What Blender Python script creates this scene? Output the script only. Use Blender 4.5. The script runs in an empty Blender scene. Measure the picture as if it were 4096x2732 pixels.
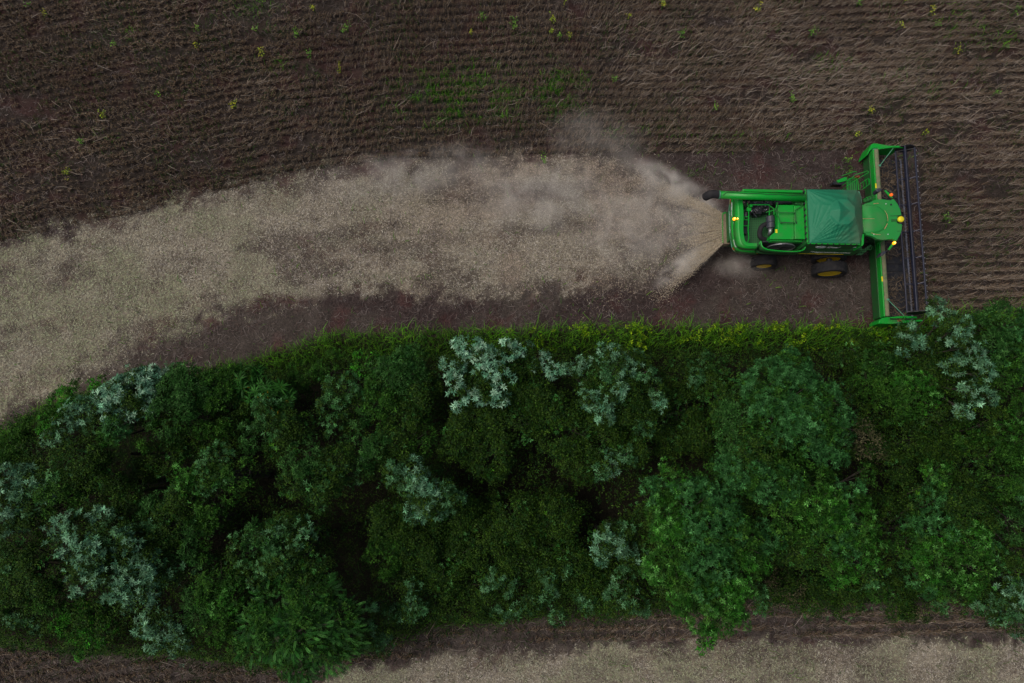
import bpy, bmesh, math, random
import numpy as np
from mathutils import Vector, Matrix

# ------------------------------------------------------------------ camera, world, sun, exposure
SC = bpy.context.scene
COL = SC.collection
H = 34.8; TILT = math.radians(9.2); FPX = 4096*24/36
CT, ST = math.cos(TILT), math.sin(TILT)
cam_d = bpy.data.cameras.new('camera'); cam_d.lens = 24; cam_d.sensor_width = 36
cam_d.clip_start = 0.5; cam_d.clip_end = 6000
cam = bpy.data.objects.new('camera', cam_d); COL.objects.link(cam)
cam.location = (0, 0, H); cam.rotation_euler = (TILT, 0, 0)
SC.camera = cam
SUN_EL, SUN_AZ = math.radians(60), math.radians(-88)     # azimuth measured from +Y towards +X
world = bpy.data.worlds.new('World'); SC.world = world; world.use_nodes = True
wn = world.node_tree; sky = wn.nodes.new('ShaderNodeTexSky'); sky.sky_type = 'NISHITA'
sky.sun_disc = False; sky.sun_elevation = SUN_EL; sky.sun_rotation = SUN_AZ
sky.dust_density = 6.0; sky.air_density = 0.8; sky.ozone_density = 1.0
bg = wn.nodes['Background']; bg.inputs['Strength'].default_value = 0.075
wn.links.new(sky.outputs['Color'], bg.inputs['Color'])
sun_d = bpy.data.lights.new('sun', 'SUN'); sun_d.energy = 1.5; sun_d.angle = math.radians(32)
sun_d.color = (1.0, 0.94, 0.86)
sun = bpy.data.objects.new('sun', sun_d); COL.objects.link(sun)
sd = Vector((math.sin(SUN_AZ)*math.cos(SUN_EL), math.cos(SUN_AZ)*math.cos(SUN_EL), math.sin(SUN_EL)))
sun.rotation_euler = sd.to_track_quat('Z', 'Y').to_euler(); sun.location = (0, 0, 60)
SC.view_settings.view_transform = 'Standard'; SC.view_settings.look = 'None'
SC.view_settings.gamma = 1.0; SC.view_settings.exposure = 0.0

# ------------------------------------------------------------------ helpers
OV = 4096/2351.0
def P(px, py, z=0.0):
    """world point seen at photograph pixel (px, py) standing at height z"""
    px = np.asarray(px, float); py = np.asarray(py, float); z = np.asarray(z, float)
    a = (px-2048)/FPX; v = (1366-py)/FPX
    t = (H-z)/(CT - v*ST)
    return np.stack([a*t, (ST+v*CT)*t, z+0*t], -1)
def O(x, y, z=0.0): return P(np.asarray(x, float)*OV, np.asarray(y, float)*OV, z)
def proj(X, Y, Z=0.0):
    d = Y*ST - (Z-H)*CT
    return (2048+FPX*X/d)/OV, (1366-FPX*(Y*CT+(Z-H)*ST)/d)/OV
def pxm(px, py, z=0.0):
    v = (1366-py)/FPX
    return (H-z)/(CT - v*ST)/FPX
RNG = np.random.default_rng(11)
def _hash(ix, iy, iz, seed):
    n = (ix*374761393 + iy*668265263 + iz*2147483647 + seed*974634777) & 0xffffffff
    n = ((n ^ (n >> 13))*1274126177) & 0xffffffff
    n = ((n ^ (n >> 16))*2246822519) & 0xffffffff
    return ((n ^ (n >> 15)) & 0xffffff)/float(0xffffff)
def vnoise(x, y, z=0.0, seed=0):
    x = np.asarray(x, float); y = np.asarray(y, float); z = np.asarray(z, float)+0*x
    ix, iy, iz = np.floor(x).astype(np.int64), np.floor(y).astype(np.int64), np.floor(z).astype(np.int64)
    fx, fy, fz = x-ix, y-iy, z-iz
    fx = fx*fx*(3-2*fx); fy = fy*fy*(3-2*fy); fz = fz*fz*(3-2*fz)
    r = 0
    for a in (0, 1):
        for b in (0, 1):
            for c in (0, 1):
                w = (fx if a else 1-fx)*(fy if b else 1-fy)*(fz if c else 1-fz)
                r = r + w*_hash(ix+a, iy+b, iz+c, seed)
    return r
def fbm(x, y, z=0.0, seed=0, o=4):
    s = 0; a = 0.5; t = 0
    for k in range(o):
        s = s + a*vnoise(np.asarray(x)*2**k, np.asarray(y)*2**k, np.asarray(z)*2**k, seed+k); t += a; a *= 0.55
    return s/t
def sstep(a, b, x):
    t = np.clip((x-a)/(b-a), 0, 1); return t*t*(3-2*t)

def props(o, label=None, cat=None, group=None, kind=None):
    if label: o['label'] = label
    if cat: o['category'] = cat
    if group: o['group'] = group
    if kind: o['kind'] = kind
    return o
def link(name, me, mat=None, parent=None, loc=None):
    o = bpy.data.objects.new(name, me); COL.objects.link(o)
    if me is not None and mat is not None: me.materials.append(mat)
    if parent is not None: o.parent = parent
    if loc is not None: o.location = loc
    return o
def np_mesh(name, V, F, C=None):
    """V (n,3), F (m,k) all k-gons, C (n,3) colours"""
    me = bpy.data.meshes.new(name)
    V = np.ascontiguousarray(V, dtype=np.float32); F = np.ascontiguousarray(F, dtype=np.int32)
    m, k = F.shape
    me.vertices.add(len(V)); me.vertices.foreach_set('co', V.ravel())
    me.loops.add(m*k); me.loops.foreach_set('vertex_index', F.ravel())
    me.polygons.add(m); me.polygons.foreach_set('loop_start', np.arange(0, m*k, k, dtype=np.int32))
    try: me.polygons.foreach_set('loop_total', np.full(m, k, dtype=np.int32))
    except Exception: pass
    me.update(calc_edges=True)
    if C is not None:
        at = me.color_attributes.new('Col', 'FLOAT_COLOR', 'POINT')
        c4 = np.ones((len(V), 4), np.float32); c4[:, :3] = C
        at.data.foreach_set('color', c4.ravel())
    return me

# ------------------------------------------------------------------ materials
def mat_new(name):
    m = bpy.data.materials.new(name); m.use_nodes = True
    nt = m.node_tree; b = nt.nodes['Principled BSDF']
    return m, nt, b
def attr_mat(name, rough=0.6, spec=0.3, transl=0.0, noise=0.0):
    m, nt, b = mat_new(name)
    a = nt.nodes.new('ShaderNodeVertexColor'); a.layer_name = 'Col'
    b.inputs['Roughness'].default_value = rough; b.inputs['Specular IOR Level'].default_value = spec
    nt.links.new(a.outputs['Color'], b.inputs['Base Color'])
    if transl > 0:
        t = nt.nodes.new('ShaderNodeBsdfTranslucent'); nt.links.new(a.outputs['Color'], t.inputs['Color'])
        mx = nt.nodes.new('ShaderNodeMixShader'); mx.inputs[0].default_value = transl
        nt.links.new(b.outputs[0], mx.inputs[1]); nt.links.new(t.outputs[0], mx.inputs[2])
        nt.links.new(mx.outputs[0], nt.nodes['Material Output'].inputs['Surface'])
    return m
def paint(name, col, col2=None, rough=0.45, scale=3.0, lo=0.45, hi=0.7, metallic=0.0, spec=0.5, bump=0.0, fine=40.0):
    """painted or plain surface with worn / dusty patches of a second colour"""
    m, nt, b = mat_new(name)
    b.inputs['Roughness'].default_value = rough; b.inputs['Metallic'].default_value = metallic
    b.inputs['Specular IOR Level'].default_value = spec
    tc = nt.nodes.new('ShaderNodeTexCoord')
    n = nt.nodes.new('ShaderNodeTexNoise'); n.inputs['Scale'].default_value = scale; n.inputs['Detail'].default_value = 8
    nt.links.new(tc.outputs['Object'], n.inputs['Vector'])
    n2 = nt.nodes.new('ShaderNodeTexNoise'); n2.inputs['Scale'].default_value = fine; n2.inputs['Detail'].default_value = 4
    nt.links.new(tc.outputs['Object'], n2.inputs['Vector'])
    mm = nt.nodes.new('ShaderNodeMath'); mm.operation = 'MULTIPLY_ADD'; mm.inputs[1].default_value = 0.35
    nt.links.new(n2.outputs['Fac'], mm.inputs[0]); nt.links.new(n.outputs['Fac'], mm.inputs[2])
    r = nt.nodes.new('ShaderNodeMapRange'); r.inputs[1].default_value = lo+0.17; r.inputs[2].default_value = hi+0.17
    nt.links.new(mm.outputs[0], r.inputs[0])
    mx = nt.nodes.new('ShaderNodeMix'); mx.data_type = 'RGBA'
    mx.inputs[6].default_value = (*col, 1)
    c2 = col2 if col2 else tuple(c*0.75 for c in col)
    mx.inputs[7].default_value = (*c2, 1)
    nt.links.new(r.outputs[0], mx.inputs[0]); nt.links.new(mx.outputs[2], b.inputs['Base Color'])
    if bump > 0:
        bp = nt.nodes.new('ShaderNodeBump'); bp.inputs['Strength'].default_value = bump; bp.inputs['Distance'].default_value = 0.02
        nt.links.new(mm.outputs[0], bp.inputs['Height']); nt.links.new(bp.outputs[0], b.inputs['Normal'])
    return m
def emit(name, col, st):
    m, nt, b = mat_new(name); b.inputs['Base Color'].default_value = (*col, 1)
    b.inputs['Emission Color'].default_value = (*col, 1); b.inputs['Emission Strength'].default_value = st
    return m
M = {}
M['leaf'] = attr_mat('leaf', 0.6, 0.12, 0.12)
M['grass'] = attr_mat('grass_blades', 0.6, 0.2, 0.2)
M['straw'] = attr_mat('straw', 0.8, 0.15)
M['bark'] = paint('bark', (0.06, 0.05, 0.04), (0.03, 0.027, 0.02), 0.9, 8, bump=0.5)
M['green'] = paint('green_paint', (0.003, 0.33, 0.028), (0.075, 0.21, 0.065), 0.40, 1.8, 0.50, 0.88, fine=90)
M['green_dusty'] = paint('green_paint_dusty', (0.010, 0.26, 0.04), (0.07, 0.19, 0.06), 0.68, 1.3, 0.45, 0.78)
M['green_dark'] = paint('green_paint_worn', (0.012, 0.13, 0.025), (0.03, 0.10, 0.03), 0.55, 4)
M['green_pale'] = paint('pale_green_metal', (0.10, 0.33, 0.20), (0.06, 0.22, 0.12), 0.45, 5)
M['dustmetal'] = paint('dust_covered_paint', (0.20, 0.19, 0.11), (0.10, 0.17, 0.07), 0.85, 5, 0.4, 0.7, bump=0.2)
M['dustbox'] = paint('chaff_covered_metal', (0.21, 0.165, 0.11), (0.13, 0.105, 0.07), 0.95, 14, bump=0.6)
M['black'] = paint('black_steel', (0.012, 0.014, 0.020), (0.035, 0.033, 0.032), 0.5, 6)
M['reel'] = paint('blue_black_reel_paint', (0.008, 0.012, 0.040), (0.02, 0.024, 0.05), 0.4, 7)
M['rubber'] = paint('rubber', (0.009, 0.009, 0.012), (0.024, 0.022, 0.023), 0.85, 5)
M['plastic'] = paint('dark_grey_plastic', (0.035, 0.04, 0.055), (0.06, 0.06, 0.065), 0.45, 6)
M['steel'] = paint('bare_steel', (0.45, 0.45, 0.48), (0.25, 0.25, 0.27), 0.35, 10, metallic=0.7)
M['yellow'] = paint('yellow_paint', (0.90, 0.62, 0.006), (0.8, 0.50, 0.01), 0.45, 6)
M['gps'] = paint('yellow_dome_plastic', (0.85, 0.75, 0.02), (0.75, 0.62, 0.02), 0.4, 6)
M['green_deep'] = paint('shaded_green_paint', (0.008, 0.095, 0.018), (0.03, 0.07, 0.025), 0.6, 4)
M['screen'] = paint('dusty_screen', (0.11, 0.10, 0.12), (0.07, 0.065, 0.08), 0.8, 5)
M['red'] = paint('red_paint', (0.35, 0.02, 0.02), (0.2, 0.02, 0.02), 0.5, 6)
M['orange'] = paint('orange_reflector', (0.5, 0.10, 0.01), (0.4, 0.07, 0.01), 0.4, 6)
M['white'] = paint('white_decal', (0.62, 0.68, 0.66), (0.45, 0.5, 0.47), 0.5, 12)
M['glass'] = paint('cab_glass', (0.01, 0.015, 0.018), (0.015, 0.02, 0.02), 0.08, 3)
M['beacon'] = emit('lit_beacon', (1.0, 0.30, 0.01), 2.4)
M['beacon_core'] = emit('beacon_core', (1.0, 0.62, 0.10), 5.0)
M['beacon_dim'] = emit('amber_beacon', (0.85, 0.12, 0.01), 0.7)  # amber lens given a weak glow of its own
M['stone'] = paint('pale_stone', (0.5, 0.48, 0.42), None, 0.8, 6)
M['scratch'] = paint('dry_straw_dirt', (0.50, 0.36, 0.16), (0.4, 0.27, 0.12), 0.9, 9)

# tarp: green cloth, dusty towards the front
m, nt, b = mat_new('green_tarpaulin'); M['tarp'] = m
b.inputs['Roughness'].default_value = 0.65
tc = nt.nodes.new('ShaderNodeTexCoord'); sx = nt.nodes.new('ShaderNodeSeparateXYZ')
nt.links.new(tc.outputs['Generated'], sx.inputs[0])
n = nt.nodes.new('ShaderNodeTexNoise'); n.inputs['Scale'].default_value = 1.6; n.inputs['Detail'].default_value = 9; n.inputs['Roughness'].default_value = 0.65
nt.links.new(tc.outputs['Object'], n.inputs['Vector'])
ad = nt.nodes.new('ShaderNodeMath'); ad.operation = 'MULTIPLY_ADD'; ad.inputs[1].default_value = 0.9
nt.links.new(n.outputs['Fac'], ad.inputs[0]); nt.links.new(sx.outputs['X'], ad.inputs[2])
mr = nt.nodes.new('ShaderNodeMapRange'); mr.inputs[1].default_value = 0.95; mr.inputs[2].default_value = 1.65
nt.links.new(ad.outputs[0], mr.inputs[0])
mx = nt.nodes.new('ShaderNodeMix'); mx.data_type = 'RGBA'
mx.inputs[6].default_value = (0.008, 0.185, 0.088, 1); mx.inputs[7].default_value = (0.10, 0.125, 0.07, 1)
nt.links.new(mr.outputs[0], mx.inputs[0]); nt.links.new(mx.outputs[2], b.inputs['Base Color'])

# perforated walkway
m, nt, b = mat_new('perforated_plate'); M['perf'] = m
tc = nt.nodes.new('ShaderNodeTexCoord'); vo = nt.nodes.new('ShaderNodeTexVoronoi'); vo.inputs['Scale'].default_value = 11; vo.inputs['Randomness'].default_value = 0.0
nt.links.new(tc.outputs['Object'], vo.inputs['Vector'])
mr = nt.nodes.new('ShaderNodeMapRange'); mr.inputs[1].default_value = 0.24; mr.inputs[2].default_value = 0.30
nt.links.new(vo.outputs['Distance'], mr.inputs[0])
mx = nt.nodes.new('ShaderNodeMix'); mx.data_type = 'RGBA'
mx.inputs[6].default_value = (0.004, 0.005, 0.004, 1); mx.inputs[7].default_value = (0.025, 0.13, 0.04, 1)
nt.links.new(mr.outputs[0], mx.inputs[0]); nt.links.new(mx.outputs[2], b.inputs['Base Color']); b.inputs['Roughness'].default_value = 0.6

# ground: red soil under litter; zone colours in the 'Col' attribute
m, nt, b = mat_new('field_soil'); M['soil'] = m
b.inputs['Roughness'].default_value = 0.95; b.inputs['Specular IOR Level'].default_value = 0.1
a = nt.nodes.new('ShaderNodeVertexColor'); a.layer_name = 'Col'
tc = nt.nodes.new('ShaderNodeTexCoord')
n1 = nt.nodes.new('ShaderNodeTexNoise'); n1.inputs['Scale'].default_value = 9; n1.inputs['Detail'].default_value = 8; n1.inputs['Roughness'].default_value = 0.75; n1.inputs['Distortion'].default_value = 1.2
n2 = nt.nodes.new('ShaderNodeTexNoise'); n2.inputs['Scale'].default_value = 1.1; n2.inputs['Detail'].default_value = 5
nt.links.new(tc.outputs['Object'], n1.inputs['Vector']); nt.links.new(tc.outputs['Object'], n2.inputs['Vector'])
r1 = nt.nodes.new('ShaderNodeMapRange'); r1.inputs[1].default_value = 0.35; r1.inputs[2].default_value = 0.68; r1.inputs[3].default_value = 0.35; r1.inputs[4].default_value = 1.55
nt.links.new(n1.outputs['Fac'], r1.inputs[0])
r2 = nt.nodes.new('ShaderNodeMapRange'); r2.inputs[1].default_value = 0.3; r2.inputs[2].default_value = 0.7; r2.inputs[3].default_value = 0.75; r2.inputs[4].default_value = 1.2
nt.links.new(n2.outputs['Fac'], r2.inputs[0])
mu = nt.nodes.new('ShaderNodeMath'); mu.operation = 'MULTIPLY'; nt.links.new(r1.outputs[0], mu.inputs[0]); nt.links.new(r2.outputs[0], mu.inputs[1])
vm = nt.nodes.new('ShaderNodeVectorMath'); vm.operation = 'SCALE'
nt.links.new(a.outputs['Color'], vm.inputs[0]); nt.links.new(mu.outputs[0], vm.inputs['Scale']); nt.links.new(vm.outputs[0], b.inputs['Base Color'])
bp = nt.nodes.new('ShaderNodeBump'); bp.inputs['Distance'].default_value = 0.06; bp.inputs['Strength'].default_value = 0.7
nt.links.new(n1.outputs['Fac'], bp.inputs['Height']); nt.links.new(bp.outputs[0], b.inputs['Normal'])

# ------------------------------------------------------------------ zones, all as curves over the overview picture
def curve(pts):
    xs = [p[0] for p in pts]; ys = [p[1] for p in pts]
    return lambda x: np.interp(x, xs, ys)
crop_line = curve([(-600, 720), (-200, 600), (0, 557), (200, 512), (400, 465), (700, 392), (1000, 364), (1400, 352), (1600, 352), (2000, 346), (2110, 340)])
verge_line = curve([(-600, 1240), (-200, 1080), (0, 978), (130, 910), (300, 870), (430, 847), (560, 824), (680, 782), (760, 760), (1000, 752), (1300, 744), (1600, 742), (2020, 742), (2150, 716), (2400, 703), (2900, 690)])
belt_bot = curve([(-600, 1400), (0, 1462), (150, 1492), (400, 1500), (700, 1530), (850, 1490), (1000, 1435), (1500, 1400), (1700, 1372), (2351, 1385), (2900, 1400)])
low_chaff = curve([(-600, 1760), (600, 1640), (720, 1580), (800, 1546), (1000, 1513), (1300, 1492), (1500, 1480), (2000, 1470), (2400, 1476), (2900, 1480)])
chaff_up = curve([(-600, 740), (-200, 606), (0, 566), (200, 524), (450, 458), (600, 418), (740, 388), (900, 374), (1050, 382), (1300, 368), (1450, 374), (1550, 412), (1640, 462), (1668, 500)])
chaff_lo = curve([(-600, 1180), (-200, 1015), (0, 950), (100, 902), (260, 840), (400, 772), (500, 722), (650, 690), (850, 664), (1000, 680), (1200, 672), (1400, 660), (1510, 650), (1600, 606), (1668, 548)])
def row_shape(X):
    return np.interp(X, [-45, -30, -22, -14, -6, 2, 12, 40], [-9.5, -4.6, -2.7, -1.25, -0.45, -0.1, 0, 0.9])
def chaff_dens(x, y, X, Y):
    n = fbm(X*0.55+3, Y*0.8, 0, 5, 5)-0.5; n2 = fbm(X*2.2, Y*2.2, 0, 8, 3)-0.5
    w = 46*n + 74*n2+50*(fbm(X*5, Y*5, 0, 9, 2)-.5)
    up = sstep(-34, 46, y-chaff_up(x)+w); lo = sstep(-24, 34, chaff_lo(x)-y+w)
    d = up*lo*(1-sstep(1640, 1672, x))
    pat = fbm(X*0.26+9, (Y-row_shape(X))*0.85, 0, 21, 5)
    d = d*(0.42+0.70*sstep(0.32, 0.58, pat))*(.8+.4*sstep(.35,.6,n2+.5))
    d = d*(1-0.25*sstep(1180, 1450, x))*(1-0.85*sstep(1450, 1600, x+50*n))
    low = sstep(-12, 16, y-low_chaff(x)+w*0.7)*(0.6+0.5*sstep(0.35, 0.6, pat))
    return np.clip(np.maximum(d, low), 0, 1)
def crop_mask(x, y):
    up = (y < crop_line(x)) & (x < 2112)
    right = (x >= 2112) & (y < verge_line(x)-6)
    low = (y > belt_bot(x)+12) & (y < low_chaff(x)-10)
    return up, right, low
GREEN_SPOTS = [(1065, 225, 150, 62, .85), (1287, 218, 58, 50, 1.0), (1000, 300, 160, 18, .35), (560, 22, 90, 30, .4), (640, 70, 60, 20, .35), (300, 75, 40, 22, .3),
               (620, 150, 60, 30, .4), (1560, 395, 70, 20, .45), (1900, 150, 130, 25, .35), (2150, 210, 90, 22, .45), (1700, 320, 220, 25, .3), (2060, 190, 70, 40, .3),
               (250, 330, 60, 45, .3), (1960, 400, 120, 30, .35), (1420, 300, 90, 20, .35), (2250, 60, 110, 60, .45), (560, 850, 80, 18, .5), (1100, 590, 60, 12, .3), (860, 640, 90, 12, .25), (2330, 690, 60, 20, .4)]
def green_dens(x, y, X, Y):
    n = fbm(X*1.3+7, Y*2.2, 0, 31, 4); g = 0
    for cx, cy, rx, ry, s in GREEN_SPOTS:
        r2 = ((x-cx)/rx)**2 + ((y-cy)/ry)**2; s = s if s > .8 else s*.5
        g = np.maximum(g, s*np.exp(-r2*1.1))
    return np.clip(g*sstep(0.34, 0.60, n)*1.6, 0, 1)

# ------------------------------------------------------------------ ground sheet
gx = np.concatenate([[-2500, -900, -300, -120, -60], np.arange(-40, 40.01, 0.25), [60, 120, 300, 900, 2500]])
gy = np.concatenate([[-2500, -900, -300, -100, -40], np.arange(-22, 34.01, 0.25), [60, 120, 300, 900, 2500]])
GX, GY = np.meshgrid(gx, gy, indexing='ij'); X = GX.ravel(); Y = GY.ravel()
ox, oy = proj(np.clip(X, -45, 45), np.clip(Y, -24, 36))
soil = np.array([0.054, 0.040, 0.038]); red = np.array([0.078, 0.034, 0.033]); litter = np.array([0.075, 0.062, 0.054])
chaffc = np.array([0.33, 0.295, 0.225]); cropg = np.array([0.040, 0.032, 0.027]); humus_shade = np.array([0.016, 0.015, 0.009]); grassg = np.array([0.02, 0.05, 0.012])
n1 = fbm(X*0.22, Y*0.45, 0, 2, 4)[:, None]; n2 = fbm(X*0.9, Y*0.9, 0, 3, 3)[:, None]
C = soil*(1-sstep(.4, .6, n1)) + litter*sstep(.4, .6, n1)
C = C*(1-0.6*sstep(.55, .72, n2)) + red*0.6*sstep(.55, .72, n2)
up, right, low = crop_mask(ox, oy); cm = (up | right | low).astype(float)[:, None]
C = C*(1-cm) + (cropg*(1-0.5*sstep(.5, .68, n2)) + red*0.5*sstep(.5, .68, n2)*0.8)*cm
C = np.where(low[:, None], litter*(.5+n2), C); gd = green_dens(ox, oy, X, Y)[:, None]*0.8; C = C*(1-gd)+grassg*gd
cd = chaff_dens(ox, oy, X, Y)[:, None]; C = C*(1-cd*0.70)+chaffc*cd*0.70
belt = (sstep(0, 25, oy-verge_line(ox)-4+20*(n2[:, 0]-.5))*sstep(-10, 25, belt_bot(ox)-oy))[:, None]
C = C*(1-belt)+humus_shade*belt  # belt floor darker than humus, with crown shade put into the colour
Z = 0.10*(fbm(X*0.12, Y*0.12, 0, 4, 3)-0.5)*0 - 0.02
gi = np.arange(len(gx)*len(gy)).reshape(len(gx), len(gy))
F = np.stack([gi[:-1, :-1], gi[1:, :-1], gi[1:, 1:], gi[:-1, 1:]], -1).reshape(-1, 4)
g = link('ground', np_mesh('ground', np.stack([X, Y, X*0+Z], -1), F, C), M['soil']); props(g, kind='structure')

# ------------------------------------------------------------------ ribbons and litter
def ribbons(P0, P1, P2, w, C, taper=0.4):
    """thin two-segment ribbons through three points; random facing"""
    n = len(P0); d = P2-P0; r = RNG.normal(size=(n, 3)); r[:, 2] *= 0.35
    s = np.cross(d, np.array([0, 0, 1.0])+0.5*r); s /= (np.linalg.norm(s, axis=1, keepdims=True)+1e-9)
    w = np.asarray(w)[:, None]*0.5
    V = np.stack([P0-s*w, P0+s*w, P1-s*w*0.9, P1+s*w*0.9, P2-s*w*taper, P2+s*w*taper], 1).reshape(-1, 3)
    b = np.arange(n)[:, None]*6
    F = np.concatenate([b+np.array([0, 1, 3, 2]), b+np.array([2, 3, 5, 4])], 0)
    return V, F, np.repeat(C, 6, 0)
def scatter(n, x0=-33, x1=33, y0=-15, y1=29):
    X = RNG.uniform(x0, x1, n); Y = RNG.uniform(y0, y1, n); ox, oy = proj(X, Y); return X, Y, ox, oy
def litter_obj(name, n, dens_fn, Lr, wr, z, cols, label, cat, flat=0.12, curl=0.25):
    X, Y, ox, oy = scatter(n); d = dens_fn(ox, oy, X, Y); k = RNG.random(n) < d
    X, Y = X[k], Y[k]; m = len(X); L = RNG.uniform(*Lr, m); a = RNG.uniform(0, 2*math.pi, m)
    dx = np.stack([np.cos(a), np.sin(a), RNG.normal(0, flat, m)], -1)
    pe = np.stack([-np.sin(a), np.cos(a), RNG.normal(0, .3, m)], -1)
    c = np.stack([X, Y, RNG.uniform(z[0], z[1], m)], -1)
    cu = (RNG.normal(0, curl, m)*L)[:, None]
    P0 = c-dx*L[:, None]/2; P2 = c+dx*L[:, None]/2; P1 = c+pe*cu
    for q in (P0, P1, P2): q[:, 2] = np.maximum(q[:, 2], 0.005)
    cols = np.array(cols); ci = cols[RNG.integers(0, len(cols), m)]*RNG.uniform(0.5, 1.35, (m, 1))
    if name == 'chopped_straw':
        oxk, oyk = proj(X, Y); w = (np.where(oyk > 1350, .9, sstep(1300, 100, oxk))*sstep(.36, .60, fbm(X*.5, Y*.5, 0, 15, 4))+.4*sstep(700, 0, oxk))[:, None]; w = np.clip(w, 0, 1)
        ci = ci*(1-w)+ci*np.array([.76, .90, .68])*w; pk = (sstep(700, 1300, oxk)*(oyk < 1300)*sstep(.4, .6, fbm(X*.4, Y*.6, 0, 16, 3)))[:, None]; ci = ci*(1-pk)+ci*np.array([.95, .84, .82])*pk
    V, F, C = ribbons(P0, P1, P2, RNG.uniform(*wr, m), ci, 0.8)
    o = link(name, np_mesh(name, V, F, C), M['straw']); props(o, label, cat, kind='stuff'); return o
def not_belt(x, y): return (1-sstep(-6, 12, y-verge_line(x))) + sstep(-10, 20, y-belt_bot(x))
litter_obj('chopped_straw', 1250000, lambda x, y, X, Y: chaff_dens(x, y, X, Y)*not_belt(x, y), (0.04, 0.13), (0.008, 0.017), (0.01, 0.06),
           [(0.54, 0.49, 0.38), (0.46, 0.42, 0.33), (0.62, 0.58, 0.50), (0.34, 0.30, 0.22), (0.48, 0.44, 0.40)],
           'pale chopped straw spread in a wide swath over the cut field', 'straw')
def resid(x, y, X, Y):
    u, r, l = crop_mask(x, y)
    return 0.8*(0.45+0.75*sstep(.35, .6, fbm(X*0.8, Y*0.9, 0, 12, 3)))*np.where(u | r, 0.55, np.where(l, 1.3, 1.0))*(1-0.7*chaff_dens(x, y, X, Y))*not_belt(x, y)
litter_obj('stubble_litter', 210000, resid, (0.12, 0.42), (0.009, 0.019), (0.01, 0.09),
           [(0.15, 0.12, 0.11), (0.11, 0.08, 0.075), (0.24, 0.205, 0.19), (0.08, 0.045, 0.04), (0.12, 0.10, 0.10)],
           'grey-brown stalk litter lying on the red soil of the cut ground', 'crop residue', curl=0.35)

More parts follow.
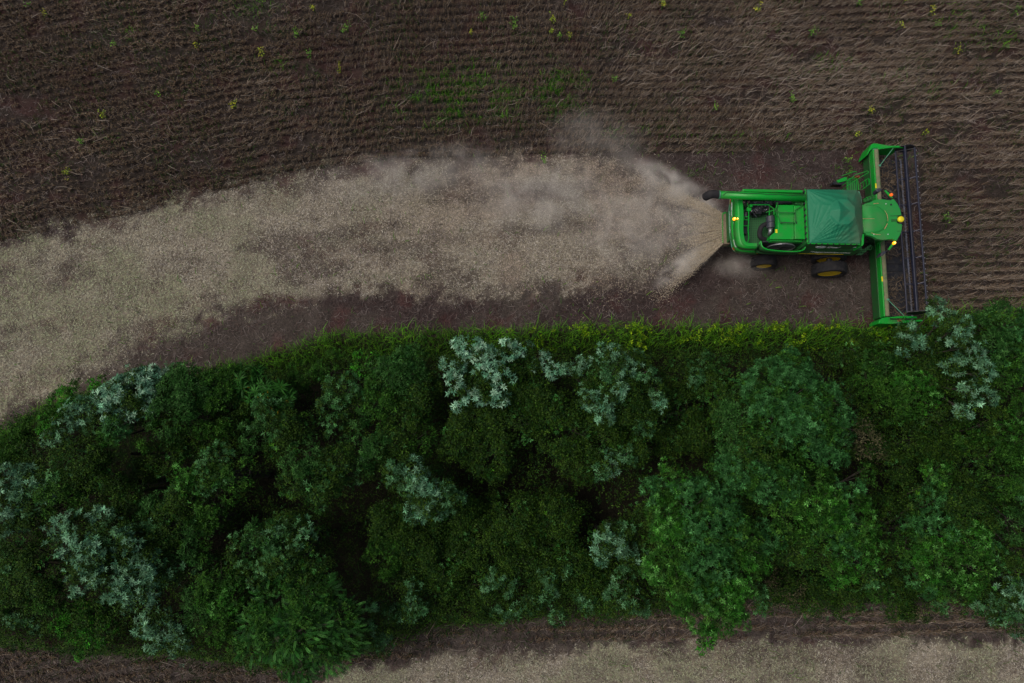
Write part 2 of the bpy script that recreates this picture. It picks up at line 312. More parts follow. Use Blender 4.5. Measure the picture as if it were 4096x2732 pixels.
# ------------------------------------------------------------------ standing dry crop in rows
def build_crop():
    sp = 0.47; rows = np.arange(-22, 36, sp); xs = np.arange(-34, 34, 0.105)
    RX, RS = np.meshgrid(xs, rows); RX = RX.ravel(); RS = RS.ravel()
    RX = RX+RNG.normal(0, .05, len(RX))
    Yb = RS + row_shape(RX) + (0.16+0.42*sstep(0, -12, RX))*(fbm(RX*0.45, RS*0.8, 0, 40, 4)-0.5) + RNG.normal(0, 1, len(RX))*(0.038+0.03*sstep(0, -14, RX))
    ox, oy = proj(RX, Yb); u, r, l = crop_mask(ox, oy+14*(fbm(RX*1.5, Yb*1.5, 0, 41, 2)-.5))
    thin = fbm(RX*0.35, Yb*1.1, 0, 42, 4); keep = (u | r | l) & (thin+RNG.normal(0, .07, len(RX)) > 0.36)
    keep &= (Yb > -15) & (Yb < 31) & (RNG.random(len(RX)) > np.where(l, .12, .05))
    # the header has already taken what stands behind its knife
    X, Y, ox, oy = RX[keep], Yb[keep], ox[keep], oy[keep]; n = len(X)
    ang = np.interp(ox, [-200, 0, 450, 700, 950, 1250, 1500, 1900, 2120, 2350, 2600], [-35, -30, -22, 25, 70, 62, 38, 27, 16, 9, 9])
    ang = ang + 26*(fbm(X*0.35, Y*0.45, 0, 44, 3)-0.5)*2
    lodge = np.interp(ox, [0, 700, 950, 1250, 1500, 2350], [.62, .5, .26, .38, .7, .85]) + 0.5*(fbm(X*0.3+4, Y*0.5, 0, 46, 3)-0.5)
    hgt = RNG.uniform(0.36, 0.56, n)*np.interp(ox, [0, 2350], [0.95, 1.0])
    Vs, Fs, Cs = [], [], []; off = 0
    stemc = np.array([(0.23, 0.18, 0.15), (0.30, 0.25, 0.20), (0.18, 0.125, 0.085), (0.36, 0.31, 0.255), (0.13, 0.10, 0.07)])
    patch = fbm(X*0.22, Y*0.35, 0, 47, 3)
    for s in range(8):
        aa = np.radians(ang + RNG.normal(0, 19, n)); le = np.clip(lodge+RNG.normal(0, .15, n), 0.05, 1.25)
        hh = hgt*RNG.uniform(.6, 1.1, n)
        d = np.stack([np.cos(aa), np.sin(aa), 0*aa], -1)
        b0 = np.stack([X+RNG.normal(0, .035, n), Y+RNG.normal(0, .035, n), np.full(n, 0.0)], -1)
        L = hh[:, None]
        up1 = np.stack([0*aa, 0*aa, 1-0.35*le], -1); tip_z = np.clip(1-0.62*le, 0.12, 1)
        P1 = b0 + L*0.5*up1 + d*L*(0.38*le)[:, None]
        P2 = b0 + d*L*(1.0*le)[:, None] + np.stack([RNG.normal(0, .03, n), RNG.normal(0, .03, n), hh*tip_z], -1)
        c = stemc[RNG.integers(0, 5, n)]*RNG.uniform(.45, 1.35, (n, 1))*(0.46+0.60*patch[:, None])
        V, F, C = ribbons(b0, P1, P2, RNG.uniform(.010, .019, n), c)
        Vs.append(V); Fs.append(F+off); Cs.append(C); off += len(V)
        for q in range(2):                                   # pods hanging along the upper half of the stems
            t = RNG.uniform(.15, 1.0, n)[:, None]; p = P1*(1-t)+P2*t
            pd = RNG.normal(size=(n, 3))*np.array([1, 1, .6]) + d*0.8; pd /= np.linalg.norm(pd, axis=1, keepdims=True)
            pl = RNG.uniform(.04, .075, n)[:, None]
            pc = np.array([(0.23, 0.15, 0.085), (0.18, 0.115, 0.07), (0.25, 0.19, 0.115), (0.12, 0.09, 0.06)])[RNG.integers(0, 4, n)]*RNG.uniform(.5, 1.15, (n, 1))*(0.46+0.55*patch[:, None])
            V, F, C = ribbons(p, p+pd*pl*.5, p+pd*pl, np.full(n, .020), pc)
            Vs.append(V); Fs.append(F+off); Cs.append(C); off += len(V)
    # long pale lodged stems lying over the rows
    xx, yy, ox, oy = scatter(60000); u, r, l = crop_mask(ox, oy+6); tn = fbm(xx*.28, yy*.5, 0, 48, 4)
    w = .35*np.exp(-(((ox-1950)/380)**2+((oy-170)/120)**2))*1.7+.05+.05*r
    k = (u | r | l) & (RNG.random(len(xx)) < w*sstep(.40, .6, tn)*1.6); xx, yy, ox = xx[k], yy[k], ox[k]; m = len(xx)
    aa = np.radians(np.interp(ox, [0, 500, 900, 1300, 1900, 2351], [-18, 10, 40, 25, 14, 4])+RNG.normal(0, 26, m)); LL = RNG.uniform(.4, 1.0, m)[:, None]
    d = np.stack([np.cos(aa), np.sin(aa), RNG.uniform(-.1, .25, m)], -1); b0 = np.stack([xx, yy, RNG.uniform(.2, .45, m)], -1)
    V, F, C = ribbons(b0, b0+d*LL*.5+RNG.normal(0, .05, (m, 3)), b0+d*LL, RNG.uniform(.010, .018, m), np.array([(.34, .28, .22), (.27, .21, .16), (.38, .33, .28)])[RNG.integers(0, 3, m)]*RNG.uniform(.5, 1.1, (m, 1)))
    Vs.append(V); Fs.append(F+off); Cs.append(C); off += len(V)
    o = link('dry_crop', np_mesh('dry_crop', np.concatenate(Vs), np.concatenate(Fs), np.concatenate(Cs)), M['straw'])
    props(o, 'brown dry bean crop standing in close rows, leaning and tangled', 'crop', kind='stuff')
build_crop()

# ------------------------------------------------------------------ leaves
def frame(N):
    a = np.where(np.abs(N[:, 2:3]) < 0.9, np.array([[0, 0, 1.0]]), np.array([[1.0, 0, 0]]))
    T = np.cross(a, N); T /= np.linalg.norm(T, axis=1, keepdims=True); B = np.cross(N, T); return T, B
def leaf_quads(base, d, side, L, W, bend):
    """folded leaf: base, left, tip, right"""
    up = np.cross(d, side); L = L[:, None]; W = W[:, None]; bend = bend[:, None]
    mid = base + d*L*0.45
    V = np.stack([base, mid+side*W/2+up*W*0.16, base+d*L-up*L*bend, mid-side*W/2+up*W*0.16], 1).reshape(-1, 3)
    n = len(base); F = np.arange(n*4).reshape(n, 4); return V, F
def rosettes(Pc, N, sp, rng):
    n = len(Pc); k = sp['n']; T, B = frame(N)
    a = rng.uniform(0, 2*math.pi, n)[:, None] + np.arange(k)[None, :]*2*math.pi/k*sp.get('gold', 1.0) + rng.normal(0, .22, (n, k))
    el = rng.uniform(sp['el'][0], sp['el'][1], (n, k))
    d = (np.cos(a)[..., None]*T[:, None]+np.sin(a)[..., None]*B[:, None])*np.cos(el)[..., None] + N[:, None]*np.sin(el)[..., None]
    side = -np.sin(a)[..., None]*T[:, None]+np.cos(a)[..., None]*B[:, None] + rng.normal(0, .25, (n, k, 3))
    side -= d*np.sum(side*d, -1, keepdims=True); side /= np.linalg.norm(side, axis=-1, keepdims=True)
    L = rng.uniform(.7, 1.15, (n, k))*sp['L']*rng.uniform(.8, 1.15, (n, 1)); W = L*sp['wr']*rng.uniform(.85, 1.15, (n, k))
    base = Pc[:, None] + d*0.01 + rng.normal(0, sp.get('spread', 0), (n, k, 3))
    V, F = leaf_quads(base.reshape(-1, 3), d.reshape(-1, 3), side.reshape(-1, 3), L.ravel(), W.ravel(), rng.uniform(0, sp.get('droop', .15), n*k))
    c = np.array(sp['c'])[rng.integers(0, len(sp['c']), n)]
    c = c[:, None]*np.exp(rng.normal(-.04, .30, (n, 1, 1)))*rng.uniform(.75, 1.25, (n, k, 1))
    tip = rng.random((n, k, 1)) < sp.get('odd', 0.0)
    c = np.where(tip, np.array(sp.get('oddc', (0.3, 0.3, 0.02))), c)
    return V, F, np.repeat(c.reshape(-1, 3), 4, 0)
SPEC = {  # palettes carry top light in pale tips and shade in dark vine leaves
 'silver': dict(n=9, L=.16, wr=.24, el=(.0, .65), c=[(.095, .235, 0.119), (.12, .28, 0.156), (.05, .15, 0.078), (.18, .36, 0.213), (.08, .19, 0.090)], rho=15, under='vine'),
 'silverb': dict(n=9, L=.17, wr=.26, el=(.0, .65), c=[(.15, .34, 0.204), (.21, .42, 0.268), (.09, .24, 0.136), (.31, .52, 0.348)], rho=16, under='vine'),
 'silverdim': dict(n=9, L=.155, wr=.23, el=(.0, .65), c=[(.045, .145, 0.049), (.07, .19, 0.075), (.028, .095, 0.028), (.11, .26, 0.120)], rho=13, under='vine'),
 'teal': dict(n=9, L=.13, wr=.21, el=(.1, .85), c=[(.025, .105, 0.024), (.038, .145, 0.037), (.013, .062, 0.013), (.022, .09, 0.017), (.065, .21, 0.061)], rho=34, under='mid'),
 'tealpale': dict(n=8, L=.135, wr=.22, el=(.1, .85), c=[(.034, .125, 0.032), (.055, .175, 0.050), (.018, .075, 0.014), (.10, .26, 0.094)], rho=19, under='vine'),
 'bright': dict(n=8, L=.13, wr=.22, el=(.0, .75), c=[(.022, .12, 0.009), (.035, .16, 0.013), (.012, .068, 0.006), (.022, .095, 0.007), (.095, .28, 0.056)], rho=32, under='mid'),
 'mid': dict(n=7, L=.115, wr=.34, el=(.0, .9), spread=.03, c=[(.018, .070, 0.007), (.026, .092, 0.009), (.011, .048, 0.005), (.042, .12, 0.013)], rho=42),
 'midblue': dict(n=7, L=.125, wr=.30, el=(.0, .9), spread=.03, c=[(.017, .070, 0.010), (.028, .098, 0.017), (.010, .048, 0.007), (.046, .13, 0.029)], rho=38),
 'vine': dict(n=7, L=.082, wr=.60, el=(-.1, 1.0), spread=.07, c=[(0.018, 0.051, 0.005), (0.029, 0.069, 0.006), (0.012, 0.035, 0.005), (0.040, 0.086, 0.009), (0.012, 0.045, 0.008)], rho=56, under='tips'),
 'tips': dict(n=7, L=.12, wr=.24, el=(.1, .9), c=[(.02, .10, 0.015), (.035, .145, 0.028), (.07, .21, 0.056), (.04, .13, 0.008)], rho=8),
 'lime': dict(n=7, L=.11, wr=.40, el=(0, .9), spread=.03, c=[(.035, .19, .012), (.05, .24, .016), (.022, .14, .012)], rho=50, under='mid'),
 'yellow': dict(n=7, L=.12, wr=.50, el=(0, .8), spread=.04, c=[(.13, .26, .006), (.17, .28, .008), (.07, .19, .008)], rho=45),
 'dead': dict(n=6, L=.11, wr=.40, el=(-.2, 1.0), spread=.06, c=[(.085, .085, .04), (.055, .055, .028), (.12, .115, .06)], rho=26, under='vine'),
 'papaya': dict(n=11, L=.40, wr=.17, el=(-.1, .55), droop=.25, odd=.02, oddc=(.40, .27, .01), c=[(.022, .10, .014), (.032, .13, .018), (.018, .08, .012)], rho=3.4, under='vine'),
}
class Acc:
    def __init__(s): s.V, s.F, s.C, s.n = [], [], [], 0
    def add(s, V, F, C): s.V.append(V); s.F.append(F+s.n); s.C.append(C); s.n += len(V)
    def mesh(s, name): return np_mesh(name, np.concatenate(s.V), np.concatenate(s.F), np.concatenate(s.C))
def unit(v): return v/(np.linalg.norm(v, axis=-1, keepdims=True)+1e-9)
def lobe_clusters(c, R, rv, rho, rng, lumps=None):
    """cluster points on lumpy clumps that cover the upper part of an ellipsoid"""
    nl = max(6, int(lumps if lumps else 11*R*R+7))
    d = unit(rng.normal(size=(nl*3, 3))); d = d[d[:, 2] > -0.15][:nl]
    jit = rng.uniform(.62, 1.02, (len(d), 1))
    sc = c + d*np.array([R, R, rv])*jit; rs = np.clip(R*rng.uniform(.18, .42, len(d)), .16, .55)
    pts, nor = [], []
    for q, r in zip(sc, rs):
        m = max(4, int(rho*2.6*math.pi*r*r)); e = unit(rng.normal(size=(m*2, 3)))
        out = unit((q-c)[None]+np.array([[0, 0, .45*R]]))
        e = e[(e@out[0] > -0.25)][:m]
        pts.append(q+e*r*rng.uniform(.72, 1.08, (len(e), 1))); nor.append(unit(e*.8+out*.5+np.array([0, 0, .45])+rng.normal(0, .25, e.shape)))
    p = np.concatenate(pts); a = .30*min(1, R)
    for ax in range(3): p[:, ax] += a*2*(fbm(p[:, 0]*1.1+c[0]*3+ax*7, p[:, 1]*1.1+c[1]*3, p[:, 2]*1.1, 90+ax, 3)-.5)
    st = rng.random(len(p)) < .05; p[st] += rng.normal(0, .22, (int(st.sum()), 3))
    return p, np.concatenate(nor)
def tube_np(pts, rad, k=6):
    pts = np.array(pts, float); n = len(pts); V = []; 
    for i in range(n):
        t = pts[min(i+1, n-1)]-pts[max(i-1, 0)]; t = t/(np.linalg.norm(t)+1e-9)
        a = np.array([0, 0, 1.0]) if abs(t[2]) < .9 else np.array([1.0, 0, 0]); s = np.cross(t, a); s /= np.linalg.norm(s); u = np.cross(s, t)
        for j in range(k):
            th = 2*math.pi*j/k; V.append(pts[i]+rad[i]*(math.cos(th)*s+math.sin(th)*u))
    F = [(i*k+j, i*k+(j+1) % k, (i+1)*k+(j+1) % k, (i+1)*k+j) for i in range(n-1) for j in range(k)]
    return np.array(V), np.array(F)
def tree(name, label, cat, lobes, seed, group='trees and shrubs of the woodland belt', base=None, parts='crown'):
    """lobes: (ovx, ovy, r_ov, ztop, species[, density])"""
    rng = np.random.default_rng(seed); data = []
    for lb in lobes:
        x, y, r, zt, s = lb[:5]; k = lb[5] if len(lb) > 5 else 1.0
        R = r*OV*float(pxm(x*OV, y*OV, zt)); rv = min(R*.85, zt*.45); c = O(x, y, zt-rv*.75); data.append((c, R, rv, s, k, zt))
    cen = sum(d[0]*d[1]**2 for d in data)/sum(d[1]**2 for d in data)
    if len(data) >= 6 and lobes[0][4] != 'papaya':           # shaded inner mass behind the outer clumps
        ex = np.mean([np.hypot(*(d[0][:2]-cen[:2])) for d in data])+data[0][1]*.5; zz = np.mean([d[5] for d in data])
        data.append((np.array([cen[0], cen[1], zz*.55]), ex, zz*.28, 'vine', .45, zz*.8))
    bx, by = cen[0], cen[1]
    root = link(name, None, loc=(bx, by, 0)); root.empty_display_size = .5; props(root, label, cat, group)
    off = np.array([bx, by, 0]); acc = Acc(); vin = Acc()
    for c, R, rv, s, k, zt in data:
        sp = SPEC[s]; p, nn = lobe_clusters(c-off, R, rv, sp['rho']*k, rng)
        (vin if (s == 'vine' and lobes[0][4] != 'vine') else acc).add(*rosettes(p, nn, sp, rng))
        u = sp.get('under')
        if u:                                                   # small leaves between the larger ones, dark tones partly standing in for shade
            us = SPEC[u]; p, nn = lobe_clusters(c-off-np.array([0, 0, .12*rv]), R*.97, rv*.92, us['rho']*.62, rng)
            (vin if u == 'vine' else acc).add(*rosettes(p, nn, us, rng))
    link(parts, acc.mesh(parts), M['leaf'], root)
    if vin.n: link('climbing_vine', vin.mesh('climbing_vine'), M['leaf'], root)
    tv = Acc(); zt = min(d[0][2] for d in data)*.45
    r0 = .03+.016*max(d[5] for d in data)
    V, F = tube_np([(0, 0, -.1), (rng.normal(0, .08), rng.normal(0, .08), zt*.5), (rng.normal(0, .15), rng.normal(0, .15), zt)], [r0*1.3, r0, r0*.8]); tv.add(V, F, V*0)
    top = V[-6:].mean(0)
    for c, R, rv, s, k, z in data:
        e = c-off+np.array([0, 0, rv*.35]); mid = (top+e)/2+rng.normal(0, .15, 3)
        V, F = tube_np([top, mid, e], [r0*.5, r0*.28, .012], 5); tv.add(V, F, V*0)
        for q in range(4):
            u = unit(rng.normal(size=3)); u[2] = abs(u[2]); t = e+u*np.array([R, R, rv])*.8
            V, F = tube_np([mid*.4+e*.6, t], [r0*.16, .006], 4); tv.add(V, F, V*0)
    link('trunk', np_mesh('trunk', np.concatenate(tv.V), np.concatenate(tv.F)), M['bark'], root)
    return root

TREES = [
 ('shrub', 'low dark green shrub on the grassy bank at the left edge of the photo', 'shrub', [(40, 1015, 55, 3.2, 'mid'), (85, 975, 35, 2.6, 'mid'), (20, 1060, 45, 4, 'mid'), (90, 1050, 35, 3.5, 'vine')]),
 ('shrub', 'bright green shrub at the field edge above the left silver-leaved tree', 'shrub', [(150, 920, 34, 3.6, 'lime', .8), (190, 903, 32, 3.4, 'mid'), (235, 893, 26, 3.2, 'lime', .7), (120, 950, 26, 3.8, 'mid'), (112, 975, 22, 4, 'lime')]),
 ('silver_tree', 'densest silver-leaved tree, on the left right beside the pale straw', 'tree', [(345, 880, 44, 5.4, 'silverb', 1.5), (275, 915, 44, 6.0, 'silverb', 1.5), (310, 895, 44, 6, 'silverb', 1.5), (245, 950, 24, 6, 'silverb'), (410, 862, 26, 5, 'silverdim'), (320, 925, 40, 5.8, 'silverb')]),
 ('silver_tree', 'sparse silver-leaved tree just left of the densest silver tree', 'tree', [(185, 945, 36, 6, 'silver'), (150, 985, 30, 6.2, 'silver', .9), (215, 930, 24, 6, 'silver', .8), (120, 1012, 20, 6, 'silver', .8), (215, 975, 25, 5.8, 'silverdim', .6)]),
 ('bush', 'small fresh green bushy tree beneath the densest silver tree', 'tree', [(265, 985, 30, 6.6, 'teal', 1.1), (250, 1005, 20, 6.4, 'bright')]),
 ('dark_tree', 'dark green tree between the densest silver tree and the palm', 'tree', [(430, 900, 60, 6, 'midblue'), (500, 890, 55, 5.6, 'mid'), (400, 960, 50, 6.4, 'midblue'), (470, 970, 50, 5.6, 'mid'), (540, 930, 36, 5, 'vine'), (360, 1000, 36, 6, 'mid'), (375, 1055, 44, 5, 'vine'), (335, 1060, 30, 4.6, 'vine')]),
 ('large_leaf_tree', 'papaya-like tree with big star leaves, some of them yellow', 'tree', [(575, 880, 36, 5.0, 'papaya'), (625, 890, 36, 5.0, 'papaya'), (600, 920, 32, 5.2, 'papaya'), (560, 900, 20, 4.8, 'papaya'), (655, 925, 20, 4.8, 'papaya')]),
 ('vine_tree', 'vine-draped tree below the papaya-like tree', 'tree', [(620, 960, 48, 6.2, 'tealpale', .7), (670, 980, 44, 6, 'vine'), (590, 1000, 40, 6, 'midblue'), (650, 1020, 38, 6, 'vine')]),
 ('pale_tree', 'pale teal tree at the left of the green hump in mid belt', 'tree', [(790, 895, 42, 6.4, 'tealpale', 1.2), (765, 930, 32, 6.4, 'tealpale'), (815, 950, 40, 6, 'midblue'), (770, 980, 34, 6, 'tealpale', .7)]),
 ('dark_tree', 'rounded dark green tree right of the pale teal tree', 'tree', [(920, 860, 62, 6.2, 'midblue'), (880, 900, 46, 6.4, 'mid'), (960, 900, 48, 6, 'vine'), (940, 830, 30, 6, 'teal'), (870, 950, 46, 6.2, 'mid'), (930, 960, 46, 6, 'vine')]),
 ('dark_tree', 'green tree under the rounded dark tree and above the pale star-leaf tree', 'tree', [(850, 1030, 50, 6.4, 'midblue'), (900, 1010, 44, 6, 'vine'), (820, 1075, 40, 6.2, 'tealpale', .6), (880, 1075, 36, 5.8, 'vine'), (960, 1010, 40, 5.8, 'mid')]),
 ('lit_leaf_tree', 'tree with pale lit leaf tips below and right of the palm', 'tree', [(490, 1070, 52, 7.4, 'tealpale', .7), (540, 1085, 46, 7.2, 'mid'), (440, 1090, 44, 7.2, 'bright', .6), (500, 1130, 48, 7, 'mid'), (420, 1135, 40, 6.8, 'vine')]),
 ('vine_tree', 'mid-green dome between the lit-leaf tree and the pale star-leaf tree', 'tree', [(700, 1060, 52, 7.2, 'midblue'), (745, 1100, 50, 7.2, 'tealpale', .6), (690, 1110, 46, 7, 'vine'), (770, 1060, 40, 6.8, 'vine'), (740, 1130, 36, 6.6, 'midblue')]),
 ('vine_tree', 'dark vine-covered tree left of the palm', 'tree', [(190, 1070, 60, 6.8, 'vine'), (150, 1130, 50, 7, 'mid'), (230, 1130, 54, 6.6, 'vine'), (140, 1090, 30, 7, 'tealpale', .5), (290, 1160, 46, 6.2, 'vine')]),
 ('silver_tree', 'silver-leaved tree touching the left edge of the photo', 'tree', [(30, 1110, 48, 7, 'silver', .9), (75, 1150, 40, 7, 'silverdim'), (25, 1160, 40, 7, 'silver', .8), (75, 1105, 30, 6.8, 'silver', .7), (60, 1190, 26, 6.6, 'silverdim'), (105, 1130, 26, 6.8, 'silver', .8), (15, 1200, 30, 6.6, 'silver', .7), (50, 1080, 24, 6.6, 'silver', .8)]),
 ('silver_tree', 'broadest silver-leaved tree, low on the left side', 'tree', [(190, 1215, 44, 7.6, 'silver', .9), (150, 1250, 30, 7.2, 'silver', .8), (210, 1280, 42, 7.8, 'silver'), (260, 1225, 34, 7.4, 'silverdim'), (300, 1270, 42, 7.6, 'silver', .8), (250, 1325, 44, 7.4, 'silver', 1.0), (320, 1330, 42, 7.2, 'silver', 1.0), (350, 1285, 26, 7, 'silverdim'), (190, 1330, 34, 7, 'silver', .9), (290, 1370, 30, 6.8, 'silver'), (345, 1360, 26, 6.6, 'silver'), (145, 1205, 26, 7.2, 'silver', .8), (235, 1190, 26, 7.2, 'silver', .7), (230, 1250, 34, 7.6, 'silver', .8), (290, 1225, 26, 7.2, 'silver', .7), (380, 1330, 24, 6.6, 'silverdim'), (250, 1270, 66, 6.6, 'vine', .7)]),
 ('silver_tree', 'silver-leaved tree hanging over the bottom left field edge', 'tree', [(360, 1420, 36, 5.6, 'silver'), (395, 1450, 36, 5.2, 'silver'), (355, 1468, 28, 5, 'silver'), (330, 1440, 22, 5.2, 'silver', .8), (410, 1480, 22, 4.6, 'silver')]),
 ('silver_tree', 'small grey-teal shrub in the bottom left corner', 'shrub', [(45, 1412, 30, 3.8, 'silverdim', .8), (75, 1432, 20, 3.4, 'silverdim'), (12, 1285, 26, 5.4, 'silverdim', .8), (50, 1290, 34, 5, 'midblue')]),
 ('lime_bush', 'bright lime-green bush near the bottom left corner', 'bush', [(175, 1425, 40, 3.4, 'lime', .8), (205, 1465, 34, 2.8, 'lime', 1.0), (225, 1410, 32, 3.6, 'mid'), (240, 1450, 24, 3, 'lime', .5), (165, 1400, 24, 3.4, 'mid'), (195, 1495, 16, 2.2, 'lime')]),
 ('vine_tree', 'dark green tree between the bottom left corner and broadest silver tree', 'tree', [(70, 1330, 60, 4.8, 'vine'), (110, 1290, 50, 5.6, 'vine'), (60, 1240, 50, 6, 'vine'), (130, 1360, 46, 4.2, 'mid'), (20, 1370, 46, 4, 'mid')]),
 ('blue_tree', 'bluish green tree right of the broadest silver tree', 'tree', [(600, 1235, 46, 7.8, 'midblue'), (640, 1275, 48, 8, 'tealpale', .9), (560, 1260, 40, 7.4, 'tealpale', .7), (680, 1230, 42, 7.6, 'silverdim', .5), (630, 1215, 30, 7.4, 'silverdim', .7), (700, 1280, 50, 7.4, 'vine'), (590, 1310, 40, 7, 'tealpale', .9)]),
 ('green_tree', 'soft green tree between broadest silver tree and feather-leaved tree', 'tree', [(500, 1320, 54, 6.4, 'mid'), (530, 1370, 46, 6.2, 'bright', .7), (470, 1370, 46, 6, 'midblue'), (500, 1425, 46, 5.2, 'mid'), (540, 1460, 36, 4.6, 'bright', .6), (460, 1420, 36, 5, 'midblue'), (430, 1310, 34, 6, 'silverdim', .5)]),
 ('vine_tree', 'dark tree with blue-grey leaf tufts above the broadest silver tree', 'tree', [(400, 1200, 58, 6.4, 'vine'), (360, 1180, 46, 6.4, 'midblue'), (440, 1250, 50, 6.2, 'midblue'), (330, 1215, 30, 6.6, 'silverdim', .5), (480, 1215, 46, 6, 'mid')]),
 ('silver_tree', 'silver star-leaf tree in the middle of the belt, left of centre', 'tree', [(945, 1075, 34, 6.6, 'silver', .7), (925, 1110, 26, 6.6, 'silverdim'), (975, 1140, 42, 7, 'silver', .8), (1020, 1130, 30, 6.8, 'silverdim'), (950, 1170, 26, 6.4, 'silver', .7), (1000, 1165, 26, 6.4, 'silver', .6), (905, 1080, 24, 6.6, 'silverdim'), (960, 1105, 26, 6.8, 'silver', .6), (1040, 1150, 22, 6.6, 'silverdim')]),
 ('silver_tree', 'brightest silver tree, wreathed in vines at the verge near the centre', 'tree', [(1075, 795, 34, 7, 'silverb', 1.5), (1105, 800, 20, 7, 'silverb', 1.4), (1040, 830, 27, 7, 'silverb', 1.4), (1045, 870, 22, 6.8, 'silverb'), (1165, 805, 22, 6.8, 'silverb', 1.1), (1195, 795, 20, 6.6, 'silverb', 1.2), (1130, 825, 22, 7, 'silverb', .9), (1155, 860, 24, 7, 'silverb', .9), (1110, 850, 20, 7.1, 'silverb', .6), (1070, 905, 34, 6.8, 'silverb'), (1125, 900, 26, 6.8, 'silverb'), (1150, 915, 16, 6.6, 'silverb'), (1240, 825, 20, 6.2, 'silverb', 1.1), (1262, 850, 16, 6, 'silverb'), (1180, 850, 52, 6.3, 'vine', 1.1), (1130, 870, 62, 6.3, 'vine', 1.1), (1210, 900, 56, 6, 'vine')]),
 ('silver_tree', 'silver tree right of the brightest one, its leaves in a curved fringe', 'tree', [(1400, 800, 30, 6.6, 'silver', 1.0), (1440, 830, 32, 6.8, 'silver', .9), (1410, 850, 30, 6.8, 'silverdim'), (1480, 855, 24, 6.6, 'silverdim'), (1505, 890, 20, 6.2, 'silverdim'), (1515, 930, 16, 6, 'silver', .7), (1350, 915, 22, 6.6, 'silver', .7), (1395, 920, 26, 7, 'silver'), (1385, 955, 18, 6.8, 'silver', 1.2), (1425, 900, 20, 6.8, 'silver', .6), (1300, 850, 18, 6, 'silver'), (1330, 845, 20, 6, 'silver', .8), (1430, 905, 62, 6.1, 'vine'), (1480, 960, 40, 5.8, 'vine'), (1360, 870, 36, 5.8, 'vine'), (1475, 985, 22, 6, 'silverdim', .7)]),
 ('silver_tree', 'small silver crown below the curved fringe tree, above the dark gap', 'tree', [(1405, 1065, 30, 5.6, 'silver', .7), (1440, 1040, 22, 5.6, 'silverdim', .8), (1380, 1080, 18, 5.4, 'silverdim')]),
 ('vine_tree', 'olive green vine-smothered tree just below the brightest silver tree', 'tree', [(1100, 960, 60, 5.6, 'vine'), (1180, 970, 62, 5.8, 'vine'), (1060, 1010, 50, 5.4, 'vine'), (1130, 1040, 56, 5.2, 'vine')]),
 ('vine_tree', 'olive green vine-smothered tree below the curved fringe tree', 'tree', [(1300, 990, 64, 5.6, 'vine'), (1380, 1000, 56, 5.6, 'vine'), (1260, 930, 56, 5.8, 'vine'), (1330, 1050, 50, 5, 'vine'), (1460, 1030, 50, 5, 'vine')]),
 ('vine_tree', 'low olive vine mound at the centre bottom of the belt', 'shrub', [(1180, 1200, 66, 4.4, 'vine'), (1250, 1240, 64, 4.2, 'vine'), (1180, 1280, 62, 4, 'vine'), (1280, 1180, 54, 4, 'vine'), (1100, 1240, 60, 4.4, 'vine')]),
 ('vine_tree', 'low dark vine mound under the silver star-leaf tree', 'shrub', [(960, 1240, 62, 4.6, 'vine'), (1030, 1280, 60, 4.2, 'vine'), (900, 1200, 50, 5, 'vine'), (880, 1270, 50, 4.8, 'mid'), (1000, 1340, 54, 3.6, 'vine'), (1060, 1180, 46, 4.6, 'vine')]),
 ('vine_tree', 'low vine mound at the bottom field edge, left of the small silver tree', 'shrub', [(1300, 1290, 60, 3.8, 'vine'), (1340, 1340, 50, 3.2, 'vine'), (1240, 1340, 56, 3.4, 'vine'), (1120, 1350, 56, 3.4, 'vine')]),
 ('silver_sapling', 'silver-green sapling in the low vines, second row up from bottom edge', 'sapling', [(1145, 1325, 18, 4.4, 'silverdim', 1.3), (1165, 1350, 16, 4.2, 'silverdim'), (1120, 1345, 12, 4, 'silverdim')]),
 ('silver_sapling', 'silver-green sapling standing alone left of the small silver tree', 'sapling', [(1258, 1325, 18, 4.4, 'silverdim', 1.3), (1262, 1348, 12, 4.2, 'silverdim'), (1300, 1315, 12, 4, 'silverdim')]),
 ('silver_sapling', 'pale sapling at the bottom field edge nearest the cut straw', 'sapling', [(1150, 1405, 18, 3.4, 'silverdim', 1.3), (1185, 1398, 18, 3.4, 'silverdim'), (1220, 1390, 16, 3.4, 'silverdim'), (1278, 1415, 16, 2.8, 'silverdim', 1.2), (1250, 1370, 14, 3.6, 'silverdim')]),
 ('silver_sapling', 'silver-green sapling right of the feather-leaved tree', 'sapling', [(940, 1350, 22, 4.6, 'silverdim', 1.1), (960, 1390, 20, 4.2, 'silverdim'), (945, 1410, 16, 4, 'silverdim'), (860, 1385, 16, 4.8, 'silverdim')]),
 ('teal_shrub', 'drooping blue-green shrub over the straw right of the feather-leaved tree', 'shrub', [(880, 1440, 36, 3.8, 'silverdim', .9), (900, 1410, 24, 4, 'silverdim'), (850, 1460, 26, 3.4, 'tealpale'), (880, 1480, 20, 2.8, 'tealpale')]),
 ('silver_tree', 'small isolated silver tree against the dark gap left of bright green tree', 'tree', [(1395, 1225, 24, 6.2, 'silver', 1.1), (1435, 1215, 18, 5.8, 'silverdim'), (1385, 1255, 20, 6.2, 'silver'), (1440, 1270, 22, 6, 'silver', 1.0), (1415, 1250, 20, 6.2, 'silver', .8), (1380, 1280, 14, 6, 'silver')]),
 ('silver_tree', 'grey-teal tree at the lower left foot of the bright green tree', 'tree', [(1430, 1330, 26, 5, 'silverdim', .9), (1450, 1375, 28, 4.6, 'silverdim', 1.0), (1410, 1370, 22, 4.4, 'silverdim', .8), (1475, 1395, 18, 4, 'silverdim'), (1350, 1385, 18, 3.6, 'silverdim', .8), (1330, 1370, 14, 3.6, 'silverdim')]),
